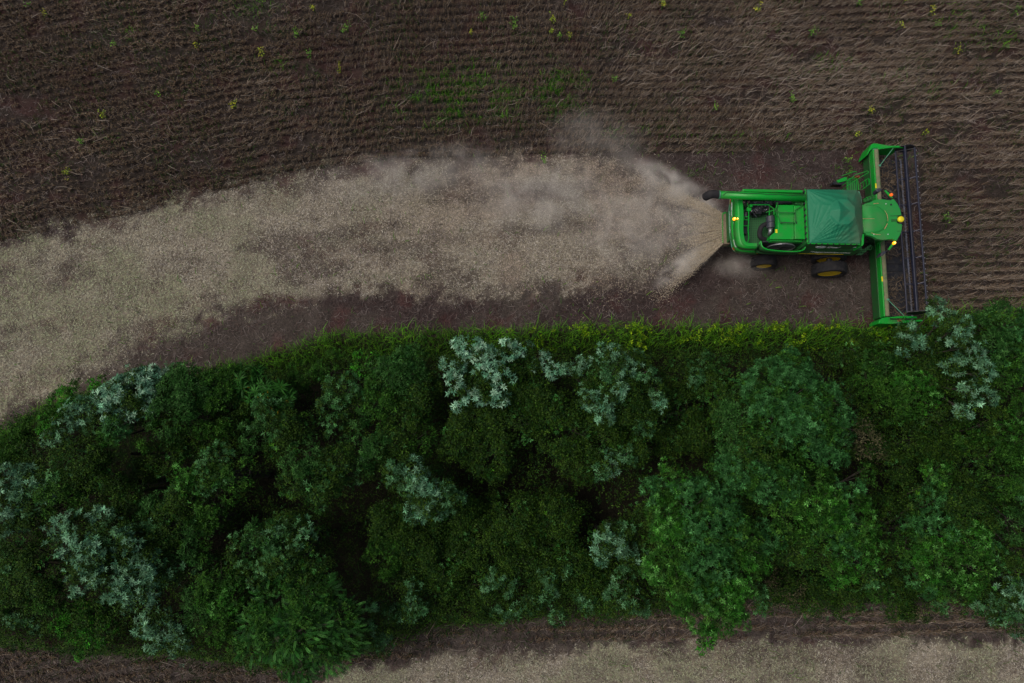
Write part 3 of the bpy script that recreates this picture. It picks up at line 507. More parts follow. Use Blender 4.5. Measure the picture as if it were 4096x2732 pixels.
 ('teal_tree', 'large blue-green dome tree below the combine', 'tree', [(1810, 850, 48, 7.4, 'teal', 1.25), (1750, 885, 52, 8, 'teal', 1.2), (1830, 910, 62, 8.8, 'teal', 1.2), (1885, 910, 46, 8.4, 'teal', 1.2), (1780, 960, 62, 8.8, 'teal'), (1860, 980, 62, 9, 'teal', 1.2), (1920, 975, 42, 8.4, 'teal', 1.2), (1700, 945, 46, 7.8, 'midblue'), (1900, 1030, 44, 8.4, 'teal', 1.1), (1690, 1005, 46, 7.8, 'midblue'), (1740, 1030, 52, 8.2, 'vine')]),
 ('green_tree', 'broad green tree between the blue-green dome and the bright green tree', 'tree', [(1700, 1085, 58, 8, 'teal', .9), (1770, 1110, 60, 8.4, 'teal'), (1840, 1100, 58, 8.4, 'mid'), (1870, 1160, 60, 8.6, 'bright', .8), (1940, 1140, 48, 8.2, 'teal', .9), (1960, 1200, 50, 8.4, 'bright', .8), (1800, 1180, 58, 8.2, 'mid'), (1900, 1230, 58, 8.4, 'teal', .9), (1970, 1265, 46, 8, 'bright', .8), (1920, 1300, 46, 7.6, 'bright', .8), (1990, 1310, 34, 7.2, 'tealpale', .8), (1840, 1260, 52, 7.8, 'vine'), (1985, 1090, 22, 7, 'mid')]),
 ('bright_tree', 'bright green tree hanging furthest over the bottom straw', 'tree', [(1550, 1105, 48, 8, 'bright', .7), (1500, 1135, 40, 7.6, 'teal', .9), (1590, 1150, 52, 8.4, 'teal'), (1530, 1190, 50, 8.2, 'bright', .8), (1640, 1200, 60, 9, 'teal', 1.0), (1560, 1250, 58, 8.8, 'bright'), (1700, 1240, 56, 8.8, 'mid'), (1620, 1290, 62, 9, 'teal', 1.1), (1530, 1300, 46, 8.2, 'bright', 1.1), (1700, 1310, 54, 8.6, 'bright', .9), (1570, 1350, 52, 8.2, 'bright', 1.2), (1650, 1370, 58, 8.4, 'bright', 1.1), (1720, 1370, 42, 7.8, 'tealpale', .9), (1600, 1410, 46, 7.6, 'bright', 1.2), (1670, 1430, 42, 7.2, 'bright', 1.1), (1620, 1465, 30, 6.4, 'lime', .8), (1760, 1240, 46, 8, 'teal')]),
 ('dead_shrub', 'withered brown shrub between the blue-green dome and dark trees', 'shrub', [(1985, 1010, 28, 6.2, 'dead'), (2010, 1035, 22, 6, 'dead'), (1970, 1045, 20, 5.8, 'dead'), (1975, 975, 18, 6, 'dead', .6)]),
 ('silver_tree', 'tall silver tree at the right whose top brushes the header', 'tree', [(2080, 760, 26, 6.2, 'silver', .9), (2075, 795, 24, 6.4, 'silver', .9), (2115, 780, 20, 6.4, 'silver', .8), (2160, 730, 28, 6.6, 'silver', .9), (2195, 750, 36, 7, 'silver', 1.0), (2145, 700, 18, 6.2, 'silver', .9), (2210, 800, 32, 7.2, 'silver', 1.0), (2190, 840, 22, 7, 'silver', .9), (2240, 825, 24, 7, 'silver', .9), (2255, 860, 26, 7, 'silver', 1.1), (2225, 900, 22, 6.8, 'silver', .7), (2255, 915, 30, 6.8, 'silver', 1.1), (2210, 945, 22, 6.4, 'silver', .9), (2200, 880, 44, 5.6, 'vine', .8)]),
 ('teal_tree', 'blue-green tree in the right edge next to the tall silver tree', 'tree', [(2300, 745, 46, 5.6, 'midblue', 1.1), (2345, 760, 46, 5.6, 'teal'), (2290, 800, 44, 5.8, 'midblue'), (2345, 830, 46, 6, 'teal', .8), (2320, 880, 46, 5.8, 'mid'), (2260, 740, 28, 5, 'midblue')]),
 ('dark_tree', 'dark green tree left of the tall silver tree', 'tree', [(2040, 870, 50, 5.4, 'mid'), (2100, 900, 54, 5.8, 'bright', .5), (2060, 930, 50, 5.6, 'mid'), (2140, 860, 40, 5.6, 'vine'), (2020, 820, 36, 4.8, 'midblue'), (2140, 950, 44, 5.4, 'vine'), (1990, 880, 34, 4.6, 'mid')]),
 ('vine_tree', 'dark low vine thicket right of the withered brown shrub', 'shrub', [(2080, 1010, 54, 4.4, 'vine'), (2150, 1020, 50, 4.4, 'vine'), (2060, 1080, 40, 4.4, 'vine'), (2220, 1010, 46, 4.6, 'mid'), (2270, 970, 44, 5, 'vine')]),
 ('green_tree', 'green tree with fresh lit tips in the lower right', 'tree', [(2150, 1090, 34, 7, 'bright', .7), (2165, 1140, 42, 7.2, 'teal', .8), (2110, 1150, 36, 6.8, 'vine'), (2210, 1180, 52, 7.6, 'vine'), (2140, 1210, 50, 7.4, 'teal', .8), (2220, 1240, 52, 7.8, 'bright', .9), (2150, 1280, 50, 7.4, 'bright', .7), (2230, 1300, 48, 7.4, 'bright', .8), (2110, 1320, 42, 6.8, 'teal', .8), (2190, 1340, 42, 6.8, 'bright', .7), (2270, 1270, 30, 7, 'teal'), (2090, 1260, 40, 6.8, 'mid'), (2160, 1380, 26, 5.6, 'tealpale')]),
 ('green_tree', 'shaded green tree cut by the right edge of the photo', 'tree', [(2310, 1090, 50, 6.8, 'mid'), (2345, 1150, 46, 7, 'teal', .8), (2330, 1210, 46, 6.8, 'midblue'), (2280, 1040, 44, 6, 'mid'), (2340, 1010, 50, 5.8, 'bright', .5), (2330, 950, 46, 5.6, 'mid'), (2340, 1290, 46, 6, 'vine')]),
 ('silver_tree', 'grey-silver tree in the bottom right corner', 'tree', [(2300, 1380, 34, 5, 'silverdim', .9), (2340, 1370, 36, 5.2, 'silver', .6), (2330, 1415, 34, 4.8, 'silverdim'), (2285, 1400, 24, 4.4, 'silverdim'), (2345, 1440, 24, 4.2, 'silver', .8), (2320, 1355, 30, 5.2, 'silver', .9), (2300, 1420, 26, 4.4, 'silver', .8), (2250, 1385, 22, 4.2, 'silverdim', .6)]),
 ('shrub', 'small blue-green shrub left of the blue-green dome, near the verge', 'shrub', [(1610, 840, 34, 4, 'tealpale', .7), (1600, 870, 28, 4, 'silverdim', .6), (1650, 850, 26, 3.8, 'midblue'), (1630, 890, 40, 4, 'vine')]),
 ('shrub', 'feathery dark shrub between fringe tree and blue-green dome', 'shrub', [(1560, 870, 50, 3.6, 'vine', .8), (1570, 940, 50, 3.8, 'vine'), (1600, 1000, 50, 4, 'vine'), (1540, 1010, 40, 3.8, 'vine')]),
 ('shrub', 'low dark green shrub under the header end', 'shrub', [(1960, 800, 40, 3, 'vine'), (2000, 840, 36, 3.4, 'mid'), (1930, 830, 36, 3.2, 'vine')]),
 ('shrub', 'low olive shrub below the broad green tree at the bottom edge', 'shrub', [(1800, 1350, 44, 2.6, 'dead', .5), (1870, 1370, 44, 2.2, 'vine'), (1950, 1375, 44, 2, 'vine', .8), (1780, 1380, 30, 2, 'dead', .5)]),
 ('shrub', 'low grey-green shrub at the field edge under the lit-tip tree', 'shrub', [(2050, 1370, 44, 2.2, 'vine'), (2110, 1390, 36, 2, 'dead', .4), (2010, 1350, 36, 2.4, 'mid')]),
 ('shrub', 'fresh green shrub on the verge left of the brightest silver tree', 'shrub', [(845, 835, 30, 3, 'lime', .5), (760, 850, 36, 3, 'mid'), (700, 860, 36, 3.2, 'mid'), (960, 800, 24, 2.6, 'mid')]),
]
for i, (nm, lb, ct, lobes) in enumerate(TREES): tree(nm, lb, ct, lobes, 100+i)

# feather-leaved tree: long drooping pinnate sprays
def pinnate(acc, base, d, L, leafL, ncol, rng, droop=.5, pairs=15, wr=.3, vee=.9):
    d = unit(np.array(d)); s = unit(np.cross(d, [0, 0, 1.0])); 
    t = np.linspace(0.08, 1, pairs); pts = base + d*L*t[:, None] - np.array([0, 0, 1.0])*(droop*L*t**2)[:, None]
    tan = unit(np.gradient(pts, axis=0)); B, D, S, LL = [], [], [], []
    up = unit(np.cross(s, d))
    for sg in (-1, 1):
        dd = unit(tan*vee + sg*s*1.0 + up*.18 + rng.normal(0, .08, pts.shape)); B.append(pts); D.append(dd)
        S.append(unit(np.cross(dd, up)+rng.normal(0, .12, pts.shape))); LL.append(leafL*(1.05-.55*np.abs(t-.45)*1.4))
    B, D, S, LL = map(np.concatenate, (B, D, S, LL))
    V, F = leaf_quads(B, D, S, LL, LL*wr, np.full(len(LL), .12))
    c = np.array(ncol)*rng.uniform(.75, 1.25)*rng.uniform(.85, 1.15, (len(LL), 1)); acc.add(V, F, np.repeat(c, 4, 0))
    return pts
def feather_tree():
    rng = np.random.default_rng(5); lobes = [(640, 1390, 60, 6.6), (720, 1360, 62, 7), (700, 1440, 66, 7.2), (780, 1420, 52, 6.6), (640, 1460, 56, 6.4), (760, 1490, 50, 5.6), (690, 1510, 50, 5.2), (600, 1430, 46, 6), (580, 1490, 30, 4.6), (810, 1460, 34, 5.4), (700, 1545, 26, 3.8)]
    cen = O(700, 1430, 0); root = link('feather_leaf_tree', None, loc=tuple(cen)); props(root, 'feather-leaved bright green tree spilling over the bottom edge left of centre', 'tree', 'trees and shrubs of the woodland belt')
    acc = Acc(); tv = Acc(); V, F = tube_np([(0, 0, 0), (.1, .1, 2.2), (.1, .2, 4)], [.26, .2, .15]); tv.add(V, F, V*0)
    mid = Acc()
    for x, y, r, zt in lobes:
        R = r*OV*float(pxm(x*OV, y*OV, zt)); rv = R*.8; c = O(x, y, zt-rv*.7)-cen
        V, F = tube_np([(.1, .2, 4*min(1, zt/6)), c*.5+np.array([0, 0, zt*.25]), c], [.1, .07, .03], 5); tv.add(V, F, V*0)
        p, nn = lobe_clusters(c, R*.9, rv*.8, 34, rng); mid.add(*rosettes(p, nn, SPEC['mid'], rng))
        for q in range(int(150*R*R)):
            e = unit(rng.normal(size=3)); e[2] = abs(e[2])*.9
            b = c+e*np.array([R, R, rv])*rng.uniform(.7, 1.0); out = unit(np.array([b[0]*.25+e[0]*1.0+.15, b[1]*.2+e[1]*1.0-0.35, .35])+rng.normal(0, .55, 3))
            col = [(.014, .078, .010), (.020, .105, .014), (.010, .055, .009), (.055, .19, .035), (.010, .045, .008), (.008, .04, .006)][rng.integers(6)]
            pinnate(acc, b, out, rng.uniform(.28, .50), rng.uniform(.07, .10), col, rng, droop=.35, pairs=9, wr=.38, vee=1.1)
    link('crown', acc.mesh('crown'), M['leaf'], root); link('inner_foliage', mid.mesh('inner_foliage'), M['leaf'], root)
    link('trunk', np_mesh('trunk', np.concatenate(tv.V), np.concatenate(tv.F)), M['bark'], root)
feather_tree()
def palm(px, py, z, label, seed, dirs, col, L=1.9):
    rng = np.random.default_rng(seed); c = O(px, py, z); root = link('palm_tree', None, loc=(c[0], c[1], 0)); props(root, label, 'palm tree', 'palms in the woodland belt')
    V, F = tube_np([(0, 0, 0), (.08, .03, z*.5), (0, 0, z)], [.10, .08, .07], 8); link('trunk', np_mesh('trunk', V, F), M['bark'], root)
    for a, k, zz in dirs:
        acc = Acc(); d = (math.cos(math.radians(a)), math.sin(math.radians(a)), zz)
        pts = pinnate(acc, np.array([0, 0, z]), d, L*k, .44, col, rng, droop=.38, pairs=24, wr=.05, vee=1.3)
        o = link('frond', acc.mesh('frond'), M['leaf'], root)
palm(303, 1042, 4.9, 'feather-fronded palm tree among the dark trees on the left', 3, [(105, 1, .5), (170, 1.15, .3), (192, 1.0, .3), (275, .8, .3), (60, .6, .6)], (.020, .060, .013), 1.35)
palm(312, 1128, 4.6, 'smaller half-hidden palm below the first palm', 9, [(248, 1, .4), (282, 1.1, .3), (100, .8, .6)], (.018, .055, .010), 1.1)

# ------------------------------------------------------------------ undergrowth, verge grass and leafy ground cover
def undergrowth():
    X, Y, ox, oy = scatter(150000); rng = RNG
    n = fbm(X*0.55, Y*0.55, 0, 60, 4); n2 = fbm(X*1.6, Y*1.6, 0, 61, 3)
    t = sstep(40, 130, oy-verge_line(ox))*sstep(-10, 60, belt_bot(ox)-oy)
    gap = .75*np.exp(-(((ox-1385)/75)**2+((oy-1130)/50)**2)) + .45*np.exp(-(((ox-640)/60)**2+((oy-1160)/35)**2)) + .4*np.exp(-(((ox-1560)/50)**2+((oy-1060)/50)**2)) + .4*np.exp(-(((ox-560)/40)**2+((oy-1010)/30)**2)) + .4*np.exp(-(((ox-800)/60)**2+((oy-1230)/50)**2)) + .4*np.exp(-(((ox-2060)/50)**2+((oy-1180)/90)**2)) + .4*np.exp(-(((ox-2290)/50)**2+((oy-1000)/90)**2))
    for cx, cy, rx, ry in ((1600, 980, 55, 90), (2055, 1150, 40, 110), (2010, 1110, 40, 60), (1480, 1075, 40, 30), (640, 1100, 50, 30), (560, 1180, 40, 40), (880, 1130, 40, 50), (360, 1150, 50, 40), (1040, 1080, 40, 40), (2290, 930, 30, 60), (1350, 1170, 60, 50), (120, 1210, 40, 50), (300, 1400, 40, 25)): gap = np.maximum(gap, .6*np.exp(-(((ox-cx)/rx)**2+((oy-cy)/ry)**2)))
    k = (t > 0.02) & (n2 > .26+.2*gap) & (rng.random(len(X)) < 1.0-.5*np.clip(gap, 0, 1))
    z = (0.5+3.2*n*t*1.6+1.6*(n2-.4))*(0.3+.7*t)
    p = np.stack([X, Y, np.clip(z-1.6*gap, .15, 4.5)], -1)[k]; N = unit(rng.normal(0, .45, p.shape)+np.array([0, 0, 1.0]))
    V, F, C = rosettes(p, N, dict(SPEC['vine'], n=6, L=.090), rng)
    o = link('undergrowth', np_mesh('undergrowth', V, F, C), M['leaf']); props(o, 'dark tangled undergrowth filling the gaps between the trees', 'undergrowth', kind='stuff')
undergrowth()
def verge():
    X, Y, ox, oy = scatter(470000); rng = RNG; n = fbm(X*.7, Y*.7, 0, 70, 4); n3 = fbm(X*2.5, Y*2.5, 0, 71, 3)
    e = oy-verge_line(ox)+26*(n3-.5)
    wid = np.interp(ox, [0, 100, 200, 400, 560, 700, 1000, 1500, 2000, 2351], [130, 80, 45, 45, 85, 110, 95, 85, 75, 55])
    d = sstep(-5, 22, e)*(1-sstep(.6, 1.1, e/wid))
    lowe = belt_bot(ox)-oy; d2 = sstep(-45, 0, lowe+30*(n-.5))*(1-sstep(40, 90, lowe))*.5*(1-.5*sstep(1500, 1800, ox))
    gr = green_dens(ox, oy, X, Y)*.9*(e < -5)
    u_, r_, l_ = crop_mask(ox, oy); stray = .05*sstep(-45, 0, e)*(n3 > .5)+.16*(u_ | r_ | l_)*sstep(.42, .62, n)+.02*(e < 0)*(n > .5); weedy = (u_ | r_ | l_) & (gr < .1)
    # bank at the far left
    k = rng.random(len(X)) < np.clip(np.maximum.reduce([d, d2, gr, stray]), 0, 1)
    weedy = weedy[k]; X, Y, ox, oy, e, n = X[k], Y[k], ox[k], oy[k], e[k], n[k]; m = len(X)
    L = rng.uniform(.25, .6, m)*np.where(e > 0, 1.15, .75); a = rng.uniform(0, 2*math.pi, m); le = rng.uniform(.25, .95, m)
    dd = np.stack([np.cos(a), np.sin(a), 0*a], -1); dd[:, 1] += .35; base = np.stack([X, Y, np.clip(.25*n*sstep(0, 40, e), 0, .4)], -1)
    P1 = base+dd*(L*.3*le)[:, None]+np.stack([0*a, 0*a, L*.6], -1); P2 = base+dd*(L*le)[:, None]+np.stack([0*a, 0*a, L*(.95-.5*le)], -1)
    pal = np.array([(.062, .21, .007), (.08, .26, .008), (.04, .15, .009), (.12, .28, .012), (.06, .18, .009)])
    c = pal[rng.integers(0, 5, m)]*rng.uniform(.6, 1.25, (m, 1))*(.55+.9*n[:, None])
    c[weedy] *= .30; c = c*(1+.35*(1-sstep(5, 45, e)[:, None])*(e > -10)[:, None]); inner = sstep(20, 90, e)[:, None]; c = c*(1-.45*inner)  # crop-gap blades darkened to deepen the shade between rows
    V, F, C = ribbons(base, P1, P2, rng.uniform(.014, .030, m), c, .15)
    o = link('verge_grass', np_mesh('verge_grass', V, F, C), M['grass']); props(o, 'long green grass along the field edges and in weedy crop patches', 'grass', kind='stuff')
    X, Y, ox, oy = scatter(90000); n = fbm(X*1.1, Y*1.4, 0, 80, 4)
    e = oy-verge_line(ox)
    wt = 1.3*np.interp(ox, [1100, 1300, 1450, 1900, 2000], [0, .7, 1, 1, .2])
    d = wt*sstep(-2, 14, e)*(1-sstep(38, 72, e))*sstep(.46, .60, n)
    k = rng.random(len(X)) < d*1.0; p = np.stack([X, Y, .35+.5*n], -1)[k]
    N = unit(rng.normal(0, .4, p.shape)+np.array([0, 0, 1.0])); acc = Acc(); acc.add(*rosettes(p, N, SPEC['yellow'], rng))
    d = sstep(20, 50, e)*(1-sstep(60, 120, e))*.25; k = rng.random(len(X)) < d; p = np.stack([X, Y, .3+.5*n], -1)[k]
    N = unit(rng.normal(0, .4, p.shape)+np.array([0, 0, 1.0])); acc.add(*rosettes(p, N, SPEC['mid'], rng))
    o = link('leafy_ground_cover', acc.mesh('leafy_ground_cover'), M['leaf']); props(o, 'yellow-green leafy ground cover along the verge below the combine', 'ground cover', kind='stuff')
verge()

# ------------------------------------------------------------------ single weeds standing out of the dry crop
WEEDS = [(159, 398, 1.5), (191, 328, .9), (241, 268, 1.2), (369, 222, .8), (540, 246, 1.3), (267, 104, 1), (455, 109, .8), (458, 73, .8), (590, 72, .9), (684, 80, 1.5), (605, 123, 1.5), (713, 132, 1.2), (781, 162, 1), (723, 26, 1), (603, 12, .8), (111, 36, .8), (72, 17, .7),
 (797, 71, 1.6), (1108, 48, 1.5), (1181, 62, 1.4), (1268, 48, 1.5), (1265, 77, .8), (1285, 89, .8), (1309, 91, .8), (1521, 17, 1.3), (1564, 84, 1.5), (1443, 44, .8), (1082, 82, .8), (1407, 188, .9), (1248, 369, 1.3), (1296, 7, .6),
 (1737, 22, 1.4), (1971, 9, 1.3), (2134, 32, 1.4), (2145, 60, .9), (2063, 65, .7), (1860, 79, 1.5), (2191, 120, 1.4), (2300, 111, 1.1), (1816, 231, 1.3), (1996, 259, 1.2), (1964, 313, 1), (1942, 370, 1.1), (2118, 307, .9), (2281, 218, 1), (2075, 6, .8), (2325, 32, 1), (1639, 250, .9), (2167, 504, 1.3), (1945, 400, .8)]
HW = ['at the left edge', 'by the left edge', 'a tenth across', 'a seventh across', 'a fifth across', 'a quarter across', 'under a third across', 'over a third across', 'two fifths across', 'just left of centre',
 'just right of centre', 'slightly right of centre', 'three fifths across', 'nearly two thirds across', 'just over two thirds across', 'near three quarters across', 'over three quarters across', 'in line with the header', 'by the right edge', 'at the right edge']
VW = ['along the top edge', 'just below the top edge', 'a tenth down', 'an eighth down', 'a sixth down', 'a fifth down', 'a quarter down', 'over a quarter down', 'a third down', 'over a third down']
seen = {}
for i, (x, y, s_) in enumerate(WEEDS):
    k_ = s_*.62
    rng = np.random.default_rng(700+i); c = O(x, y, .3); acc = Acc(); yel = rng.random() < .4
    m = int(7*s_)+2; p = np.stack([rng.normal(0, .11*k_, m), rng.normal(0, .17*k_, m), rng.uniform(.45, .75, m)], -1)
    sp = dict(SPEC['yellow'], n=3, L=.095, wr=.62, spread=.03, c=[(.34, .36, .03), (.22, .32, .03)] if yel else [(.12, .28, .04), (.17, .34, .04), (.08, .21, .03)])
    V, F, C = rosettes(p, unit(rng.normal(0, .3, p.shape)+[0, 0, 1]), sp, rng); acc.add(V, F, C)
    root = link('weed_plant', None, loc=(c[0], c[1], 0)); sz = 'large' if s_ >= 1.4 else ('small' if s_ < .95 else 'middling')
    lab = f"{sz} {'yellow' if yel else 'yellow-green'} weed in dry crop, {HW[min(19, int(x/117.6))]}, {VW[min(9, int(y/60))]}"
    if lab in seen: lab = lab.replace('weed', 'leafy weed' if x < seen[lab] else 'weed sprig')
    seen[lab] = x; props(root, lab, 'weed', 'leafy weeds scattered in the dry crop')
    sv = Acc()
    for q in p:
        V, F = tube_np([(0, 0, 0), (q[0]*.4, q[1]*.4, q[2]*.6), q], [.008, .006, .004], 4); sv.add(V, F, V*0)
    acc.add(np.concatenate(sv.V), np.concatenate([np.zeros((0, 4), int)]+[f for f in sv.F]), np.tile([.05, .12, .02], (sv.n, 1)))
    link('foliage', acc.mesh('foliage'), M['leaf'], root)

# ------------------------------------------------------------------ combine harvester
YAW = math.radians(-1.2)
ROOT = P(3250, 905, 0); ROOT[2] = 0
cy_, sy_ = math.cos(YAW), math.sin(YAW)
def L(px, py, z):
    w = P(px, py, z)-ROOT
    return Vector((w[0]*cy_+w[1]*sy_, -w[0]*sy_+w[1]*cy_, w[2]))
def L1(x, y, z): return L(2750+.42535*x, 680+.42535*y, z)
def L2(x, y, z): return L(3250+.24237*x, 540+.24237*y, z)
def L3(x, y, z): return L(3250+.26781*x, 900+.26781*y, z)
def L4(x, y, z): return L(2780+.26790*x, 700+.26790*y, z)
def LC(x, y, z): return L(3440+.21692*x, 720+.21692*y, z)
def LT(x, y, z): return L(3200+.17857*x, 750+.17857*y, z)
harv = link('combine_harvester', None, loc=tuple(ROOT)); harv.rotation_euler = (0, 0, YAW)
props(harv, 'green combine harvester with tarpaulin-covered tank cutting the dry crop', 'combine harvester')

class MB:
    def __init__(s): s.v, s.f = [], []
    def add(s, vs, fs): n = len(s.v); s.v += [tuple(v) for v in vs]; s.f += [tuple(i+n for i in f) for f in fs]; return s
    def box(s, x0, x1, y0, y1, z0, z1):
        x0, x1 = sorted((x0, x1)); y0, y1 = sorted((y0, y1))
        return s.add([(x, y, z) for z in (z0, z1) for x, y in ((x0, y0), (x1, y0), (x1, y1), (x0, y1))],
                     [(3, 2, 1, 0), (4, 5, 6, 7), (0, 1, 5, 4), (1, 2, 6, 5), (2, 3, 7, 6), (3, 0, 4, 7)])
    def boxp(s, a, b, z0): return s.box(a[0], b[0], a[1], b[1], z0, a[2])
    def prism(s, pts, z0):
        """pts: outline with its own top heights, extruded straight down to z0"""
        n = len(pts); A = sum(pts[i][0]*pts[(i+1) % n][1]-pts[(i+1) % n][0]*pts[i][1] for i in range(n))
        if A < 0: pts = pts[::-1]
        v = [(p[0], p[1], p[2]) for p in pts]+[(p[0], p[1], z0) for p in pts]
        return s.add(v, [tuple(range(n)), tuple(range(2*n-1, n-1, -1))]+[(i+n, (i+1) % n+n, (i+1) % n, i) for i in range(n)])
    def tube(s, pts, r, k=8):
        rs = r if hasattr(r, '__len__') else [r]*len(pts)
        V, F = tube_np([tuple(p) for p in pts], rs, k); n = len(pts)
        F = [tuple(f) for f in F]+[tuple(range(k-1, -1, -1)), tuple((n-1)*k+j for j in range(k))]
        return s.add(V, F)
    def loft(s, A, B):
        n = len(A); return s.add(list(A)+list(B), [(i, i+1, n+i+1, n+i) for i in range(n-1)])
    def lathe(s, prof, c, axis='y', k=28):
        """prof: (radius, along)"""
        V = []; n = len(prof)
        for r, h in prof:
            for j in range(k):
                t = 2*math.pi*j/k
                if axis == 'y': V.append((c[0]+r*math.cos(t), c[1]+h, c[2]+r*math.sin(t)))
                elif axis == 'z': V.append((c[0]+r*math.cos(t), c[1]+r*math.sin(t), c[2]+h))
                else: V.append((c[0]+h, c[1]+r*math.cos(t), c[2]+r*math.sin(t)))
        F = [(i*k+j, i*k+(j+1) % k, (i+1)*k+(j+1) % k, (i+1)*k+j) for i in range(n-1) for j in range(k)]
        F += [tuple(range(k-1, -1, -1)), tuple((n-1)*k+j for j in range(k))]
        return s.add(V, F)
    def build(s, name, mat, parent=None, bevel=0, smooth=False, solid=0, seg=2):
        me = bpy.data.meshes.new(name); me.from_pydata(s.v, [], s.f); me.update()
        bm = bmesh.new(); bm.from_mesh(me)
        if not solid: bmesh.ops.recalc_face_normals(bm, faces=bm.faces)
        bm.to_mesh(me); bm.free()
        o = link(name, me, M[mat], parent if parent is not None else harv)
        if smooth:
            for p in me.polygons: p.use_smooth = True
        if solid:
            m = o.modifiers.new('solid', 'SOLIDIFY'); m.thickness = solid; m.offset = 0
        if bevel:
            m = o.modifiers.new('bevel', 'BEVEL'); m.width = bevel; m.segments = seg; m.limit_method = 'ANGLE'; m.angle_limit = math.radians(35)
        return o
def ring_path(pts, n=6):
    """Catmull-Rom smoothing of a list of Vectors"""
    out = []; P_ = [pts[0]]+list(pts)+[pts[-1]]
    for i in range(1, len(P_)-2):
        p0, p1, p2, p3 = P_[i-1:i+3]
        for k in range(n):
            t = k/n; out.append(0.5*((2*p1)+(p2-p0)*t+(2*p0-5*p1+4*p2-p3)*t*t+(-p0+3*p1-3*p2+p3)*t**3))
    out.append(pts[-1]); return out

YN = L1(1200, 790, 2.0)[1]           # near side wall
YF = L1(1200, 190, 3.2)[1]           # far side wall
XR = L1(480, 560, 3.15)[0]           # rear rim
XT0 = LT(120, 600, 3.6)[0]; XT1 = LT(1370, 600, 3.6)[0]
# chassis and axles
mb = MB(); mb.box(XR+.5, XT1-.1, YN+.35, YF-.35, .95, 2.05); mb.box(XR+1.0, XT1+.3, YN+.75, YF-.75, .6, 1.0)
chassis = mb.build('chassis', 'green_dark', bevel=.04)
# rear hood: rim on top, wall below
rim = ring_path([L1(x, y, 3.15) for x, y in ((480, 232), (482, 300), (486, 345), (490, 430), (488, 560), (497, 640), (512, 690), (545, 715), (590, 722), (652, 722))], 5)
low = ring_path([L1(x, y, z) for x, y, z in ((415, 232, 2.1), (402, 310, 2.1), (396, 380, 2.1), (397, 470, 2.1), (402, 580, 2.1), (412, 660, 2.05), (428, 738, 2.0), (470, 776, 1.95), (560, 788, 1.9), (652, 792, 1.85))], 5)
mb = MB(); mb.loft(rim, [a*.6+b*.4+Vector((-.10, -.02, 0)) for a, b in zip(rim, low)]); mb.loft([a*.6+b*.4+Vector((-.10, -.02, 0)) for a, b in zip(rim, low)], low)
hood = mb.build('rear_hood', 'green', solid=.05, smooth=True)
mb = MB(); cenr = Vector((L1(700, 500, 3.15)[0], L1(700, 450, 3.15)[1], 3.15))
inn = []
for i, p in enumerate(rim):
    t = (rim[min(i+1, len(rim)-1)]-rim[max(i-1, 0)]).normalized(); nrm = Vector((-t.y, t.x, 0)); nrm = nrm if nrm.dot(cenr-p) > 0 else -nrm
    inn.append(p+nrm*.17+Vector((0, 0, .03)))
mb.loft([p+Vector((0, 0, .03)) for p in rim], inn); mb.build('hood_rim', 'green', hood, solid=.06)
mb = MB(); mb.tube([p+Vector((-.03, 0, .02)) for p in low[2:34]], .028, 6); mb.build('hood_edge_trim', 'green_pale', hood)
# side wall of the near side, with the lip round the cooling fan
lip = [L1(x, y, z) for x, y, z in ((652, 735, 2.95), (672, 700, 3.02), (690, 672, 3.12), (697, 705, 3.12), (712, 728, 3.12), (745, 745, 3.1), (800, 754, 3.1), (870, 761, 3.1), (950, 765, 3.1), (1030, 765, 3.1), (1075, 757, 3.1), (1100, 742, 3.1), (1110, 715, 3.12), (1112, 680, 3.12))]
bot = [Vector((p[0] if i < 11 else lip[11][0]+.03*(i-11), YN, 1.85)) for i, p in enumerate(lip)]
mb = MB(); mid = [a*.55+b*.45+Vector((0, -.05, 0)) for a, b in zip(lip, bot)]
mb.loft(lip, mid); mb.loft(mid, bot); wall = mb.build('fan_cowl', 'green_dark', solid=.05, smooth=True)
mb = MB(); mb.tube(ring_path(lip[1:], 3), .033, 8); mb.build('cowl_lip', 'green', wall, smooth=True)
xs0 = lip[-1][0]; xe = L1(1600, 780, 2.3)[0]
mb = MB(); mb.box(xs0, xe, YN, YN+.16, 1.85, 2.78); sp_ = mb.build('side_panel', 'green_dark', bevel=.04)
mb = MB(); mb.prism([Vector((xs0, YN+.02, 2.84)), Vector((xe-.25, YN+.06, 2.84)), Vector((xe-.05, YN+.14, 2.84)), Vector((xs0, YN+.20, 2.84))], 2.785); mb.build('panel_ledge', 'green_pale', sp_)
mb = MB(); mb.box(L1(610, 775, 2.1)[0], xs0-.45, YN-.052, YN-.040, 2.02, 2.06); mb.box(xs0-.42, L1(1470, 790, 2.1)[0], YN-.012, YN-.003, 2.02, 2.055); mb.build('yellow_stripe', 'yellow', sp_)
mb = MB(); mb.prism([L1(705, 766, 2.45), L1(735, 758, 2.55), L1(1020, 776, 2.3), L1(1010, 786, 2.15), L1(720, 772, 2.3)], 2.0)
xa, xb = L1(700, 770, 2.3)[0], L1(1020, 780, 2.3)[0]
mb = MB(); mb.add([(xa, YN-.075, 2.14), (xb, YN-.065, 2.14), (xb+.05, YN-.075, 2.32), (xa+.12, YN-.085, 2.42)], [(0, 1, 2, 3)]); mb.build('pale_decal', 'white', sp_, solid=.006)
# far side hood and inner wall
mb = MB(); mb.box(L1(520, 195, 3.2)[0], L1(1085, 200, 3.2)[0], YF-.14, YF, 1.9, 3.2); mb.build('side_panel', 'green', bevel=.03)
